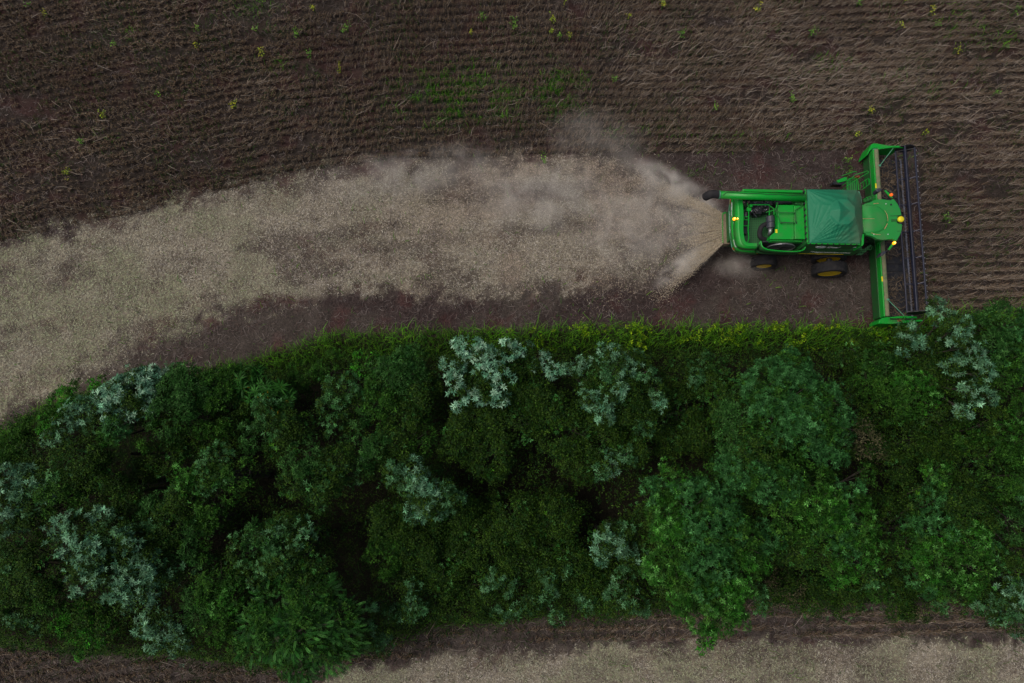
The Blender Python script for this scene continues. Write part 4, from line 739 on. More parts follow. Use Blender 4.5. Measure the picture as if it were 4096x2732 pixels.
# engine bay
zf = 2.35
mb = MB(); mb.box(XR+.05, L1(860, 500, zf)[0], YN+.12, YF-.55, zf-.06, zf); mb.build('walkway_plate', 'perf')
mb = MB()
for x0, x1, y0, y1, z in ((505, 560, 380, 440, 2.7), (590, 760, 300, 395, 2.85), (640, 700, 330, 410, 2.95), (700, 800, 290, 330, 2.7), (505, 560, 470, 600, 2.62), (820, 900, 290, 320, 2.9), (900, 1080, 285, 318, 2.75)):
    a, b = L1(x0, y0, z), L1(x1, y1, z); mb.box(a[0], b[0], a[1], b[1], zf-.3, z)
rng = np.random.default_rng(77)
for q in range(26):
    x, y = rng.uniform(520, 800), rng.uniform(290, 410); p = L1(x, y, rng.uniform(2.8, 3.05)); d = Vector(rng.normal(0, .16, 3)); mb.tube([p, p+d*.6+Vector((0, 0, .05)), p+d*1.4], rng.uniform(.012, .045), 6)
eng = mb.build('engine', 'black', bevel=.02)
mb = MB()
for q in range(16):
    x, y = rng.uniform(590, 780), rng.uniform(300, 400); p = L1(x, y, 3.04); d = Vector((rng.normal(0, .08), rng.normal(0, .08), .02)); MB().tube([p, p+d], .012, 6).build('hose_fitting', 'steel', eng)
for q in range(5):
    p = L1(548, 390+q*14, 2.78); MB().box(p[0]-.05, p[0]+.05, p[1]-.015, p[1]+.015, 2.5, 2.8).build('cooling_fin', 'steel', eng)
c = L1(780, 430, 3.05); c2 = L1(780, 548, 3.05)
ac = MB().lathe([(0.001, 0), (.17, 0), (.20, .02), (.20, .26), (.17, .28), (.20, .30), (.20, .58), (.16, .62), (.001, .62)], (c[0], c2[1], 3.02), 'y', 24).build('air_cleaner', 'plastic', smooth=False, bevel=.01)
MB().tube(ring_path([L1(745, 505, 2.95), L1(700, 530, 2.95), L1(678, 585, 2.9), L1(690, 635, 2.8), L1(745, 660, 2.7)], 6), .115, 12).build('intake_hose', 'rubber', smooth=True)
MB().tube([L1(780, 548, 3.0), L1(778, 580, 2.95), L1(765, 610, 2.8)], [.1, .09, .07], 12).build('exhaust_elbow', 'steel', smooth=True)
# frame bars and rails inside the bay
mb = MB(); r_ = .028
for pts in ([(505, 382, 2.9), (590, 382, 2.9)], [(575, 350, 3.0), (575, 500, 3.0), (570, 560, 2.9), (577, 640, 2.8), (560, 700, 2.8)], [(505, 440, 2.85), (570, 440, 2.85)], [(505, 468, 2.85), (570, 468, 2.85)], [(535, 440, 2.85), (535, 468, 2.85)], [(505, 525, 2.8), (580, 525, 2.8)],
            [(590, 327, 3.2), (760, 327, 3.2), (812, 365, 3.2), (815, 420, 3.2)], [(740, 400, 3.1), (830, 370, 3.1)], [(770, 330, 3.1), (770, 430, 3.1)], [(840, 305, 3.4), (835, 365, 3.4)], [(545, 240, 2.9), (555, 300, 2.9), (575, 350, 3.0)]):
    mb.tube([L1(*p) for p in pts], r_, 6)
a, b = L1(560, 350, 3.04), L1(600, 385, 3.04); mb.box(a[0], b[0], a[1], b[1], 2.95, 3.04)
a, b = L1(585, 322, 3.2), L1(612, 345, 3.2); mb.box(a[0], b[0], a[1], b[1], 3.1, 3.2)
a, b = L1(505, 668, 2.7), L1(555, 690, 2.7); mb.box(a[0], b[0], a[1], b[1], 2.6, 2.7)
mb.build('bay_frame', 'green')
# deck over the engine
zd = 3.42
mb = MB(); mb.prism([L1(850, 328, zd), L1(1000, 328, zd), L1(1003, 652, zd), L1(852, 652, zd), L1(776, 650, zd), L1(782, 615, zd), L1(850, 560, zd)], zd-.5)
deck = mb.build('engine_deck', 'green', bevel=.02)
mb = MB(); mb.prism([L1(1004, 333, zd+.03), L1(1100, 333, zd+.03), L1(1106, 650, zd+.03), L1(1010, 648, zd+.03)], zd-.45); mb.build('deck_hatch', 'green', deck, bevel=.02)
p = L1(1055, 562, zd+.035); MB().lathe([(0.001, 0), (.07, 0), (.065, .02), (0.001, .025)], p, 'z', 20).build('filler_cap', 'green', deck)
p = L1(1027, 497, zd+.035); MB().box(p[0]-.02, p[0]+.02, p[1]-.06, p[1]+.06, zd+.031, zd+.045).build('latch', 'black', deck)
p = L1(836, 575, zd+.003); MB().box(p[0]-.05, p[0]+.05, p[1]-.09, p[1]+.09, zd+.002, zd+.008).build('warning_label', 'gps', deck)
mb = MB(); a, b = L1(850, 490, zd), L1(1000, 493, zd); mb.box(a[0], b[0], a[1]-.008, a[1]+.008, zd+.001, zd+.007); mb.build('deck_seam', 'black', deck)
mb = MB(); a, b = L1(760, 655, 3.5), L1(1085, 685, 3.5); mb.box(a[0]+.1, b[0], a[1]-.06, b[1]+.11, 3.2, 3.46); mb.box(a[0]+.2, b[0]-.05, b[1]+.07, b[1]+.11, 3.3, 3.5); mb.build('fan_housing_top', 'green', bevel=.02)
mb = MB(); rr = .022
mb.tube([L1(*p, zd+.16) for p in ((848, 305), (850, 345), (832, 360), (832, 390), (875, 490), (885, 497), (1010, 497), (1015, 480), (1012, 380), (1070, 340), (1082, 322), (1082, 305))], rr, 6)
mb.tube([L1(*p, zd+.16) for p in ((832, 370), (862, 402), (1010, 402))], rr, 6)
for p in ((848, 310), (832, 380), (885, 495), (1010, 495), (1012, 402), (1080, 312)): mb.tube([L1(*p, zd+.16), L1(*p, zd+.16)-Vector((0, 0, .2))], rr, 6)
mb.build('deck_handrail', 'green_dark')
# cooling fan screen: upright disc behind the cowl
fc = L1(872, 712, 2.62); fy = fc[1]-.08
mb = MB().lathe([(.001, -.01), (.64, -.01), (.64, .03), (.001, .03)], (fc[0], fy, 2.62), 'y', 40); fan = mb.build('fan_screen', 'screen')
mb = MB()
for j in range(48):
    t0, t1 = 2*math.pi*j/48, 2*math.pi*(j+1)/48
    mb.tube([(fc[0]+.66*math.cos(t0), fy-.03, 2.62+.66*math.sin(t0)), (fc[0]+.66*math.cos(t1), fy-.03, 2.62+.66*math.sin(t1))], .022, 6)
mb.build('fan_rim', 'steel', fan)
mb = MB()
for t in (20, 75, 140, 215, 290): mb.tube([(fc[0], fy-.035, 2.62), (fc[0]+.64*math.cos(math.radians(t)), fy-.03, 2.62+.64*math.sin(math.radians(t)))], .012, 5)
mb.build('fan_strut', 'black', fan)
mb = MB(); mb.box(lip[2][0]+.05, xs0-.02, fy+.06, fy+.12, 2.0, 3.2); mb.build('radiator_wall', 'black')
# grain tank and its cover
zt = 3.72
tl, tr, br, bl = LT(110, 40, zt), LT(1290, 62, zt), LT(1345, 1262, zt), LT(165, 1240, zt)
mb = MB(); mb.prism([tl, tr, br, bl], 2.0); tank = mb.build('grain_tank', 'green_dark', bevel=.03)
mb = MB(); mb.tube([tl+Vector((0, 0, .02)), bl+Vector((0, 0, .02))], .035, 6); mb.tube([bl+Vector((0, -.03, 0)), br+Vector((0, -.03, 0))], .03, 6); mb.build('tank_rail', 'green', tank)
mb = MB()
for k in range(9):
    q = tl.lerp(bl, .05+k*.11); MB().box(q[0]-.07, q[0]-.02, q[1]-.04, q[1]+.04, q[2]-.1, q[2]+.06).build('cover_hook', 'black', tank)
    q = bl.lerp(br, .05+k*.11); MB().box(q[0]-.03, q[0]+.03, q[1]-.07, q[1]-.03, q[2]-.06, q[2]+.05).build('cover_hook', 'black', tank)
c00, c10, c11, c01 = LT(225, 1238, zt+.06), LT(1325, 1262, zt+.06), LT(1262, 58, zt+.06), LT(163, 38, zt+.06)
rgt = [LT(1335, 1262, zt), LT(1402, 1000, zt), LT(1385, 700, zt), LT(1372, 420, zt), LT(1345, 180, zt), LT(1262, 62, zt)]
N_ = 110; hexc = [LT(x, y, 4.38) for x, y in ((800, 282), (1062, 275), (1222, 450), (1236, 665), (1092, 826), (808, 826), (668, 700), (660, 405))]
hc = sum(hexc, Vector())/8; apex = LT(850, 500, 4.6)
def inhex(x, y):
    """distance outside the octagon (negative inside)"""
    d = -9
    for i in range(8):
        a, b = hexc[i], hexc[(i+1) % 8]; ex, ey = b[0]-a[0], b[1]-a[1]; l = math.hypot(ex, ey)
        s = ((x-a[0])*ey-(y-a[1])*ex)/l; s0 = ((hc[0]-a[0])*ey-(hc[1]-a[1])*ex)/l
        d = max(d, s if s0 < 0 else -s)
    return d
V = []; F = []
for j in range(N_+1):
    for i in range(N_+1):
        u, v = i/N_, j/N_; k = v*(len(rgt)-1); k0 = min(int(k), len(rgt)-2); R_ = rgt[k0].lerp(rgt[k0+1], k-k0)
        Lp = c00.lerp(c01, v); p = Lp.lerp(R_, u)
        if j == 0: p = c00.lerp(rgt[0], u)
        if j == N_: p = c01.lerp(rgt[-1], u)
        d = inhex(p[0], p[1]); e = min(u*2.25, (1-u)*2.9, v*2.1, (1-v)*2.1)
        if d > 0:
            h = .64*(e/(e+d*1.0+1e-6))
            w = sstep(0, .12, e)
            ang = math.atan2(p[1]-c00[1], p[0]-c00[0]); rd = math.hypot(p[0]-c00[0], p[1]-c00[1])
            amp = .013*math.exp(-((rd-.9)/1.0)**2)*w
            h += amp*(math.sin(ang*46+2*math.sin(ang*9))+.5*math.sin(ang*83))
            ang2 = math.atan2(p[1]-c00[1]+.25, p[0]-c00[0]-1.0); h += .011*w*math.exp(-((math.hypot(p[0]-c00[0]-1.0, p[1]-c00[1])-.7)/.6)**2)*math.sin(ang2*30)
            ang3 = math.atan2(p[1]-c01[1], p[0]-c01[0]); h += .010*w*math.sin(ang3*22)
        else:
            ad = math.hypot(p[0]-apex[0], p[1]-apex[1]); h = .64+.20*max(0, 1-(abs(p[0]-apex[0]-.1)+abs(p[1]-apex[1]))/.55)+min(.03, -d*.10)
        V.append((p[0], p[1], zt+.05+h+.006*math.sin(p[0]*9+p[1]*5)))
for j in range(N_):
    for i in range(N_):
        a = j*(N_+1)+i; F.append((a, a+1, a+N_+2, a+N_+1))
edge = [i for i in range(N_+1)]+[j*(N_+1)+N_ for j in range(1, N_+1)]+[N_*(N_+1)+i for i in range(N_-1, -1, -1)]+[j*(N_+1) for j in range(N_-1, 0, -1)]
n0 = len(V)
for e in edge: V.append((V[e][0], V[e][1], V[e][2]-.14))
for k in range(len(edge)): F.append((edge[k], n0+k, n0+(k+1) % len(edge), edge[(k+1) % len(edge)]))
mb = MB(); mb.add(V, F); cov = mb.build('tank_cover', 'tarp', solid=0)
for p_ in cov.data.polygons: p_.use_smooth = True
mb = MB(); mb.prism([LT(1275, 80, 3.76), LT(1330, 85, 3.76), LT(1372, 200, 3.76), LT(1385, 350, 3.76), LT(1365, 360, 3.76), LT(1345, 190, 3.76)], 3.4); mb.build('front_flap', 'green_pale', tank, bevel=.01)
mb = MB(); mb.prism([LT(1380, 1036, 3.74), LT(1438, 1040, 3.74), LT(1432, 1260, 3.74), LT(1400, 1312, 3.74), LT(1385, 1300, 3.74)], 2.9); mb.build('front_box', 'green', tank, bevel=.015)
# unloading auger
a, b = L1(288, 233, 3.72), L1(1100, 262, 3.72); r_a = .185
aug = MB().tube([a, a.lerp(b, .5), b], [r_a*.96, r_a, r_a*1.02], 24).build('unloading_auger', 'green', smooth=True)
MB().tube(ring_path([a+Vector((.04, 0, 0)), L1(240, 226, 3.70), L1(195, 238, 3.62), L1(160, 258, 3.42)], 4), [r_a*1.06]*5+[r_a*1.12]*4+[r_a*1.08]*3+[r_a*.85], 20).build('rubber_spout', 'rubber', aug, smooth=True)
mb = MB(); mb.tube(ring_path([a.lerp(b, t)+Vector((0, .03+dy, r_a+.012)) for t, dy in ((.04, -.14), (.09, .02), (.2, .03), (.32, .0), (.45, .03), (.56, -.01), (.68, .02), (.8, -.01), (.97, .04))], 4), .012, 5); mb.build('cable', 'black', aug)
q = a.lerp(b, .012); MB().lathe([(r_a*1.0, -.03), (r_a*1.1, -.03), (r_a*1.1, .03), (r_a, .03)], q, 'x', 24).build('clamp_ring', 'green_pale', aug)
mb = MB(); mb.box(L1(1000, 285, 3.3)[0], L1(1098, 300, 3.3)[0], b[1]-.25, b[1]+.2, 3.0, 3.5); mb.build('auger_elbow', 'green_dark', aug, bevel=.03)
# straw spreader at the tail
mb = MB(); mb.prism([L1(332, 408, 1.6), L1(355, 404, 1.62), L1(402, 408, 1.65), L1(402, 694, 1.65), L1(345, 696, 1.62), L1(333, 670, 1.6)], 1.2); spr = mb.build('straw_spreader', 'dustbox', bevel=.03)
mb = MB(); mb.tube([L1(330, 412, 1.6), L1(331, 540, 1.6), L1(333, 685, 1.6)], .022, 6); mb.tube([L1(330, 412, 1.6), L1(350, 402, 1.62), L1(362, 400, 1.62)], .04, 6); mb.build('spreader_frame', 'green', spr)
mb = MB()
for k in range(11):
    y = 430+k*24; MB().tube([L1(334, y, 1.5), L1(322-abs(k-5)*0.5, y+(k-5)*3, 1.3)], .018, 5).build('spreader_vane', 'black', spr)
MB().box(XR-.1, XR+.6, YN+.6, YF-.7, 1.0, 2.1).build('straw_chute', 'green_dark', spr)
# rear lamps, reflectors and lettering
def beacon(p, r, lit, parent, host=True):
    bb = MB().lathe([(r*.8, -.06), (r*.8, 0), (.001, 0)], p, 'z', 14).build('beacon', 'black', parent)
    me = MB().lathe([(r*.95, 0), (r, r*.5), (r*.9, r*1.1), (r*.55, r*1.5), (.001, r*1.6)], p, 'z', 18).build('beacon_lens', 'beacon' if lit else 'beacon_dim', bb, smooth=True)
    if lit: MB().lathe([(.001, 0), (r*.45, r*.15), (r*.5, r*.4), (.001, r*.6)], Vector(p)+Vector((0, 0, r*1.45)), 'z', 14).build('beacon_bulb', 'beacon_core', bb, smooth=True)
    return bb
p = L1(440, 460, 3.0); beacon(Vector((p[0]-.0, p[1], 2.95)), .075, True, hood)
p = L1(466, 462, 3.1); beacon(Vector((p[0]+.0, p[1], 3.13)), .045, True, hood)
mb = MB(); mb.tube([L1(432, 490, 2.75), L1(434, 515, 2.75)], .02, 6); mb.build('tail_bracket', 'steel', hood)
def hood_pt(t, s):
    """point on the rear wall: t along the loft, s from rim (0) to lower edge (1)"""
    k = t*(len(rim)-1); i = min(int(k), len(rim)-2); A = rim[i].lerp(rim[i+1], k-i); B = low[i].lerp(low[i+1], k-i); Mi = A*.6+B*.4+Vector((-.10, -.02, 0))
    return (A.lerp(Mi, s/.4) if s < .4 else Mi.lerp(B, (s-.4)/.6))+Vector((-.04, -.005, .012))
def strip(t0, t1, s0, s1, name, mat, n=8):
    mb = MB(); mb.loft([hood_pt(t0+(t1-t0)*k/n, s0) for k in range(n+1)], [hood_pt(t0+(t1-t0)*k/n, s1) for k in range(n+1)]); return mb.build(name, mat, hood, solid=.008)
strip(.56, .70, .40, .52, 'reflector_strip', 'white'); strip(.66, .72, .82, .98, 'reflector', 'orange'); strip(.05, .13, .84, .98, 'reflector', 'orange')
def text(body, size, origin, xdir, ydir, name, parent, mat='white', thick=.004, shear=0):
    cu = bpy.data.curves.new(name, 'FONT'); cu.body = body; cu.size = size; cu.extrude = thick; cu.shear = shear; cu.space_character = 1.05; cu.offset = size*.012
    tmp = bpy.data.objects.new(name, cu); COL.objects.link(tmp); dg = bpy.context.evaluated_depsgraph_get(); me = bpy.data.meshes.new_from_object(tmp.evaluated_get(dg)); bpy.data.objects.remove(tmp)
    x = Vector(xdir).normalized(); y = Vector(ydir).normalized(); z = x.cross(y); mt = Matrix((x, y, z)).transposed().to_4x4(); mt.translation = Vector(origin); me.transform(mt)
    me.materials.clear(); return link(name, me, M[mat], parent)
yt = bl[1]-.055
def oval(c, rx, rz, name, parent, ax):
    mb = MB(); n = 26
    for rr_, w in ((1, .025), (.72, .02)):
        ring = [Vector(c)+Vector(ax)*(rx*rr_*math.cos(2*math.pi*k/n))+Vector((0, 0, rz*rr_*math.sin(2*math.pi*k/n))) for k in range(n+1)]; mb.tube(ring, w*.5, 5)
    return mb.build(name, 'white', parent)
q0 = LT(470, 1345, 3.3); oval((q0[0], yt, 3.28), .24, .12, 'oval_emblem', tank, (1, 0, 0))
q0 = LT(610, 1365, 3.3); text('Deal', .30, (q0[0], yt, 3.17), (1, 0, 0), (0, 0, 1), 'tank_lettering', tank, shear=.3)
q0 = LT(1215, 1345, 3.3); MB().box(q0[0]-.07, q0[0]+.07, yt-.004, yt+.004, 3.3, 3.38).build('small_plate', 'white', tank)
q0 = LT(210, 1470, 2.4); text('Tregonstat', .27, (q0[0], YN-.006, 2.25), (1, 0, 0), (0, 0, 1), 'side_lettering', sp_, shear=.3)
q0 = LT(770, 1475, 2.4); text('agro solucoes', .14, (q0[0], YN-.006, 2.25), (1, 0, 0), (0, 0, 1), 'side_lettering', sp_, shear=.3)
def hood_text(body, size, t, s, nm, mat='white'):
    A = hood_pt(t, s); B = hood_pt(t+.1, s); x = (B-A).normalized(); u = (hood_pt(t, s-.3)-hood_pt(t, s+.1)).normalized(); return text(body, size, A+Vector((-.01, 0, .012)), x, u, nm, hood, mat)
hood_text('Deal', .20, .22, .62, 'rear_lettering'); A = hood_pt(.17, .55); mb = MB()
n = 24; uu = (hood_pt(.17, .4)-hood_pt(.17, .7)).normalized(); vv = (hood_pt(.2, .55)-hood_pt(.14, .55)).normalized()
for rr_ in (1, .7): mb.tube([A+uu*(.09*rr_*math.cos(2*math.pi*k/n))+vv*(.20*rr_*math.sin(2*math.pi*k/n)) for k in range(n+1)], .012, 5)
mb.build('oval_emblem', 'white', hood)
hood_text('TREGONSTAT AGRO', .115, .24, .90, 'rear_lettering')
# cab
zc = 3.68
roof_o = [(35, 560), (45, 480), (90, 432), (200, 402), (310, 352), (420, 350), (575, 372), (592, 352), (628, 346), (700, 440), (750, 545), (772, 650), (700, 658), (690, 790), (785, 812), (775, 930), (745, 1010), (686, 1116), (650, 1110), (612, 1086), (420, 1106), (330, 1090), (250, 1045), (130, 1010), (80, 960), (52, 880), (38, 720)]
mb = MB(); mb.prism([LC(x, y, zc) for x, y in roof_o], zc-.20); roof = mb.build('cab_roof', 'green_dusty', bevel=.045, seg=3)
# raised rear dome of the roof with its front ridge
dc = LC(230, 720, zc); R1 = LC(505, 720, zc)[0]-dc[0]
mb = MB(); n = 40; prof = [(1.0, .002), (.93, .055), (.86, .07), (.60, .085), (.3, .09), (.001, .092)]; ymax = LC(230, 460, zc)[1]-dc[1]
V = []; 
for r, h in prof:
    for k in range(n+1):
        t = -math.pi/2+math.pi*k/n*1.0; V.append((dc[0]+R1*r*math.cos(t), dc[1]+ymax*r*math.sin(t), zc+h))
    V.append((LC(52, 720, zc)[0], dc[1]+ymax*r, zc+h)); V.append((LC(52, 720, zc)[0], dc[1]-ymax*r, zc+h))
w = n+3; F = [(i*w+k, i*w+(k+1) % w, (i+1)*w+(k+1) % w, (i+1)*w+k) for i in range(len(prof)-1) for k in range(w)]
mb.add(V, F); mb.build('roof_dome', 'green_dusty', roof, smooth=True)
mb = MB()
for q_, w_ in (([LC(45, 712, zc+.1), LC(265, 714, zc+.1)], .010), (ring_path([LC(455, 560, zc+.04), LC(490, 620, zc+.05), LC(512, 700, zc+.05), LC(512, 760, zc+.05)], 4), [.006]*4+[.013]*5+[.008]*4), ([LC(505, 800, zc+.05), LC(480, 860, zc+.05), LC(448, 905, zc+.04)], [.012, .02, .016]),
               ([LC(248, 437, zc+.02), LC(345, 430, zc+.02)], .016), (ring_path([LC(108, 930, zc+.012), LC(200, 970, zc+.012), LC(290, 1002, zc+.012), LC(380, 1010, zc+.012)], 4), .013)):
    MB().tube(q_, w_, 5).build('straw_streak', 'scratch', roof)
for x, y in ((90, 470), (478, 440), (255, 1005), (515, 1002), (115, 945)): MB().lathe([(.001, 0), (.028, 0), (.02, .02), (.001, .025)], LC(x, y, zc+.002), 'z', 10).build('roof_bolt', 'white', roof)
mb = MB(); mb.tube([LC(560, 664, zc+.004), LC(700, 658, zc+.004)], .012, 5); mb.tube([LC(690, 945, zc+.004), LC(770, 940, zc+.004)], .007, 5); mb.box(LC(555, 450, zc)[0], LC(585, 450, zc)[0], LC(560, 470, zc)[1], LC(560, 440, zc)[1], zc+.002, zc+.02); mb.build('roof_seam', 'black', roof)
mb = MB(); a, b = LC(70, 470, 3.4), LC(700, 1040, 3.4)
mb.add([(a[0]+.1, b[1]+.1, 1.85), (b[0]-.25, b[1]+.15, 1.85), (b[0]-.25, a[1]-.15, 1.85), (a[0]+.1, a[1]-.1, 1.85), (a[0]+.05, b[1]+.05, 3.5), (b[0]-.05, b[1]+.12, 3.5), (b[0]-.05, a[1]-.12, 3.5), (a[0]+.05, a[1]-.05, 3.5)], [(3, 2, 1, 0), (4, 5, 6, 7), (0, 1, 5, 4), (1, 2, 6, 5), (2, 3, 7, 6), (3, 0, 4, 7)])
cab = mb.build('cab', 'glass', bevel=.08)
mb = MB()
for x, y in ((a[0]+.04, b[1]+.04), (a[0]+.04, a[1]-.04), (b[0]-.1, b[1]+.14), (b[0]-.1, a[1]-.14)): MB().tube([(x, y, 3.5), (x*.98+.0, y, 1.85)], .045, 6).build('cab_pillar', 'green', cab)
p = LC(752, 724, 3.86); gps = MB().lathe([(.10, -.12), (.135, -.06), (.148, 0), (.14, .05), (.10, .075), (.001, .085)], p, 'z', 24).build('receiver_dome', 'gps', roof, smooth=True)
mb = MB(); mb.box(p[0]-.35, p[0]+.02, p[1]-.06, p[1]+.06, zc-.08, zc+.02); mb.tube([(p[0], p[1], 3.6), (p[0], p[1], 3.76)], .05, 8); mb.build('receiver_bracket', 'green_dark', gps)
def mirror(arm, headpts, bpos, lit, zz=3.45):
    mb = MB(); mb.prism([LC(x, y, zz) for x, y in arm], zz-.07); am = mb.build('mirror_arm', 'green', roof, bevel=.015)
    mb = MB(); mb.prism([LC(x, y, zz-.02) for x, y in headpts], zz-.42); hd = mb.build('mirror', 'plastic', am, bevel=.03)
    beacon(LC(*bpos, zz+.02), .075, lit, am); return am
am = mirror([(455, 190), (478, 180), (550, 250), (600, 300), (612, 325), (590, 335), (560, 315), (520, 272)], [(305, 165), (350, 143), (385, 150), (412, 178), (385, 205), (335, 225), (308, 205)], (568, 278), False)
MB().tube([LC(400, 175, 3.38), LC(470, 190, 3.4)], .025, 6).build('mirror_stalk', 'black', am); MB().tube([LC(590, 330, 3.4), LC(600, 365, 3.5)], .03, 6).build('mirror_bracket', 'black', am)
am = mirror([(520, 1275), (545, 1292), (600, 1225), (650, 1165), (662, 1140), (640, 1132), (610, 1150), (570, 1200)], [(380, 1390), (400, 1335), (440, 1305), (475, 1310), (480, 1345), (430, 1385), (395, 1405)], (620, 1168), True)
MB().tube([LC(470, 1325, 3.38), LC(525, 1285, 3.4)], .025, 6).build('mirror_stalk', 'black', am); MB().tube([LC(655, 1135, 3.4), LC(640, 1100, 3.5)], .03, 6).build('mirror_bracket', 'black', am)
# feeder house
mb = MB(); a = L1(1700, 350, 1.6); b = L1(1790, 640, 1.4); mb.add([(XT1-.2, b[1], .9), (b[0]+.15, b[1], .35), (b[0]+.15, a[1]-.1, .35), (XT1-.2, a[1]-.1, .9), (XT1-.2, b[1], 1.95), (b[0]+.15, b[1], 1.2), (b[0]+.15, a[1]-.1, 1.2), (XT1-.2, a[1]-.1, 1.95)], [(3, 2, 1, 0), (4, 5, 6, 7), (0, 1, 5, 4), (1, 2, 6, 5), (2, 3, 7, 6), (3, 0, 4, 7)])
mb.build('feeder_house', 'black', bevel=.03)
# far-side access platform, steps, rails
mb = MB(); a, b = L1(1497, 92, 1.95), L1(1600, 190, 1.95); mb.box(a[0], b[0], b[1], a[1], 1.88, 1.95); pf = mb.build('platform', 'perf')
mb = MB()
for k in range(5): x = a[0]+(b[0]-a[0])*(k+.5)/5; mb.tube([(x, a[1], 1.98), (x, b[1], 1.98)], .018, 5)
mb.tube([L1(*p, 2.2) for p in ((1502, 185), (1500, 110), (1520, 80), (1580, 75), (1600, 95), (1612, 190))], .022, 6)
mb.tube([L1(*p, 2.7) for p in ((1520, 95), (1580, 45), (1690, 8), (1700, 15), (1697, 28), (1640, 60), (1500, 150))], .018, 6)
mb.tube([L1(*p, 2.6) for p in ((1450, 55), (1575, 12), (1590, 20))], .018, 6)
for p in ((1520, 95), (1600, 60), (1500, 150)): mb.tube([L1(*p, 2.65), L1(*p, 2.65)-Vector((0, 0, .7))], .016, 5)
mb.build('platform_rail', 'green', pf)
mb = MB(); mb.prism([L1(1402, 98, 2.0), L1(1480, 66, 2.0), L1(1500, 68, 2.0), L1(1500, 100, 2.0), L1(1420, 118, 2.0)], 1.85); mb.build('platform_shield', 'green', pf, bevel=.01)
mb = MB(); mb.prism([L1(1368, 112, 1.95), L1(1402, 100, 1.95), L1(1480, 100, 1.95), L1(1482, 120, 1.95), L1(1460, 138, 1.95), L1(1370, 134, 1.95)], 1.6); mb.build('platform_step_box', 'black', pf)
mb = MB(); mb.tube([L1(*p, 1.6) for p in ((1625, 190), (1622, 130), (1700, 78), (1714, 90), (1714, 130), (1640, 185))], .016, 6)
for k in range(3): x = 1650+k*26; mb.tube([L1(x, 112-k*16, 1.6), L1(x+6, 160-k*14, 1.4)], .022, 6)
mb.build('ladder', 'green', pf)
mb = MB(); mb.prism([L1(1650, 275, 2.2), L1(1700, 250, 2.2), L1(1757, 238, 2.2), L1(1766, 262, 2.2), L1(1700, 290, 2.2), L1(1660, 305, 2.2)], 2.1); stp = mb.build('cab_step', 'green_dark', pf)
mb = MB()
for k in range(4): mb.tube([L1(1665+k*27, 268-k*8, 2.24), L1(1672+k*27, 298-k*10, 2.24)], .014, 5)
mb.tube([L1(*p, 2.25) for p in ((1652, 278), (1700, 252), (1757, 240), (1768, 262))], .014, 5); mb.build('step_bar', 'green', stp)
p = L1(1605, 60, 2.2); MB().box(p[0]-.1, p[0]+.1, p[1]-.05, p[1]+.06, 2.0, 2.2).build('fire_extinguisher', 'red', pf, bevel=.04)
# near-side grille steps
mb = MB(); mb.prism([L1(1612, 770, 2.0), L1(1720, 700, 2.0), L1(1735, 712, 2.0), L1(1640, 798, 2.0), L1(1585, 798, 2.0)], 1.94); nst = mb.build('service_step', 'perf')
mb = MB(); mb.tube([L1(*p, 2.35) for p in ((1600, 748), (1720, 748), (1732, 740), (1735, 715))], .016, 6); mb.tube([L1(*p, 2.2) for p in ((1600, 770), (1675, 770), (1690, 750))], .016, 6); mb.tube([L1(1700, 655, 2.6), L1(1790, 655-20, 2.6)], .012, 5); mb.build('service_rail', 'green_dark', nst)

# wheels
def wheel(x, y, r, w, rimr, side):
    """side -1: outer face towards the photographer's bottom edge"""
    pr = [(.001, -.02), (rimr, -.02), (rimr, -w*.32), (r*.74, -w*.5), (r*.93, -w*.47), (r*.965, -w*.3), (r*.97, 0), (r*.965, w*.3), (r*.93, w*.47), (r*.74, w*.5), (rimr, w*.32), (rimr, .02), (.001, .02)]
    hub = MB().lathe([(.001, -w*.08), (.16, -w*.08), (.16, w*.08), (.001, w*.08)], (x, y, r), 'y', 16).build('wheel', 'yellow')
    ty = MB().lathe(pr, (x, y, r), 'y', 44); n = 22
    for k in range(n):
        for s in (-1, 1):
            t = 2*math.pi*(k+(.5 if s > 0 else 0))/n
            def q(tt, yy, rr): return (x+rr*math.cos(tt), y+yy, r+rr*math.sin(tt))
            t1 = t+.26; ww = .055
            vs = [q(t, 0, r*.955), q(t+ww*1.2, 0, r*.955), q(t1+ww*1.2, s*w*.47, r*.92), q(t1, s*w*.47, r*.92), q(t, 0, r*1.0), q(t+ww*1.2, 0, r*1.0), q(t1+ww*1.2, s*w*.49, r*.97), q(t1, s*w*.49, r*.97)]
            ty.add(vs, [(4, 5, 6, 7), (0, 1, 5, 4), (1, 2, 6, 5), (2, 3, 7, 6), (3, 0, 4, 7)])
    ty.build('tyre', 'rubber', hub)
    f = side; MB().lathe([(rimr*1.0, f*w*.34), (rimr*1.02, f*w*.36), (rimr*.96, f*w*.34), (rimr*.50, f*w*.18), (rimr*.40, f*w*.16), (rimr*.36, f*w*.22), (.001, f*w*.23)], (x, y, r), 'y', 32).build('rim', 'yellow', hub)
f1 = L(3320, 1097, .93); f2 = L(3306+14, 1042, .93); rw = L(3055, 1069, .66); yc = (YN+YF)/2
for yy, s in ((f1[1]+.26, -1), (f2[1]+.26, -1), (2*yc-f1[1]-.26, 1), (2*yc-f2[1]-.26, 1)): wheel(f1[0], yy, .86, .52, .54, s)
for yy, s in ((rw[1]+.24, -1), (2*yc-rw[1]-.24, 1)): wheel(rw[0], yy, .66, .48, .36, s)
mb = MB(); mb.tube([(f1[0], f1[1]+.3, .93), (f1[0], 2*yc-f1[1]-.3, .93)], .14, 10); mb.tube([(rw[0], rw[1]+.3, .66), (rw[0], 2*yc-rw[1]-.3, .66)], .10, 10); mb.build('axle', 'black')

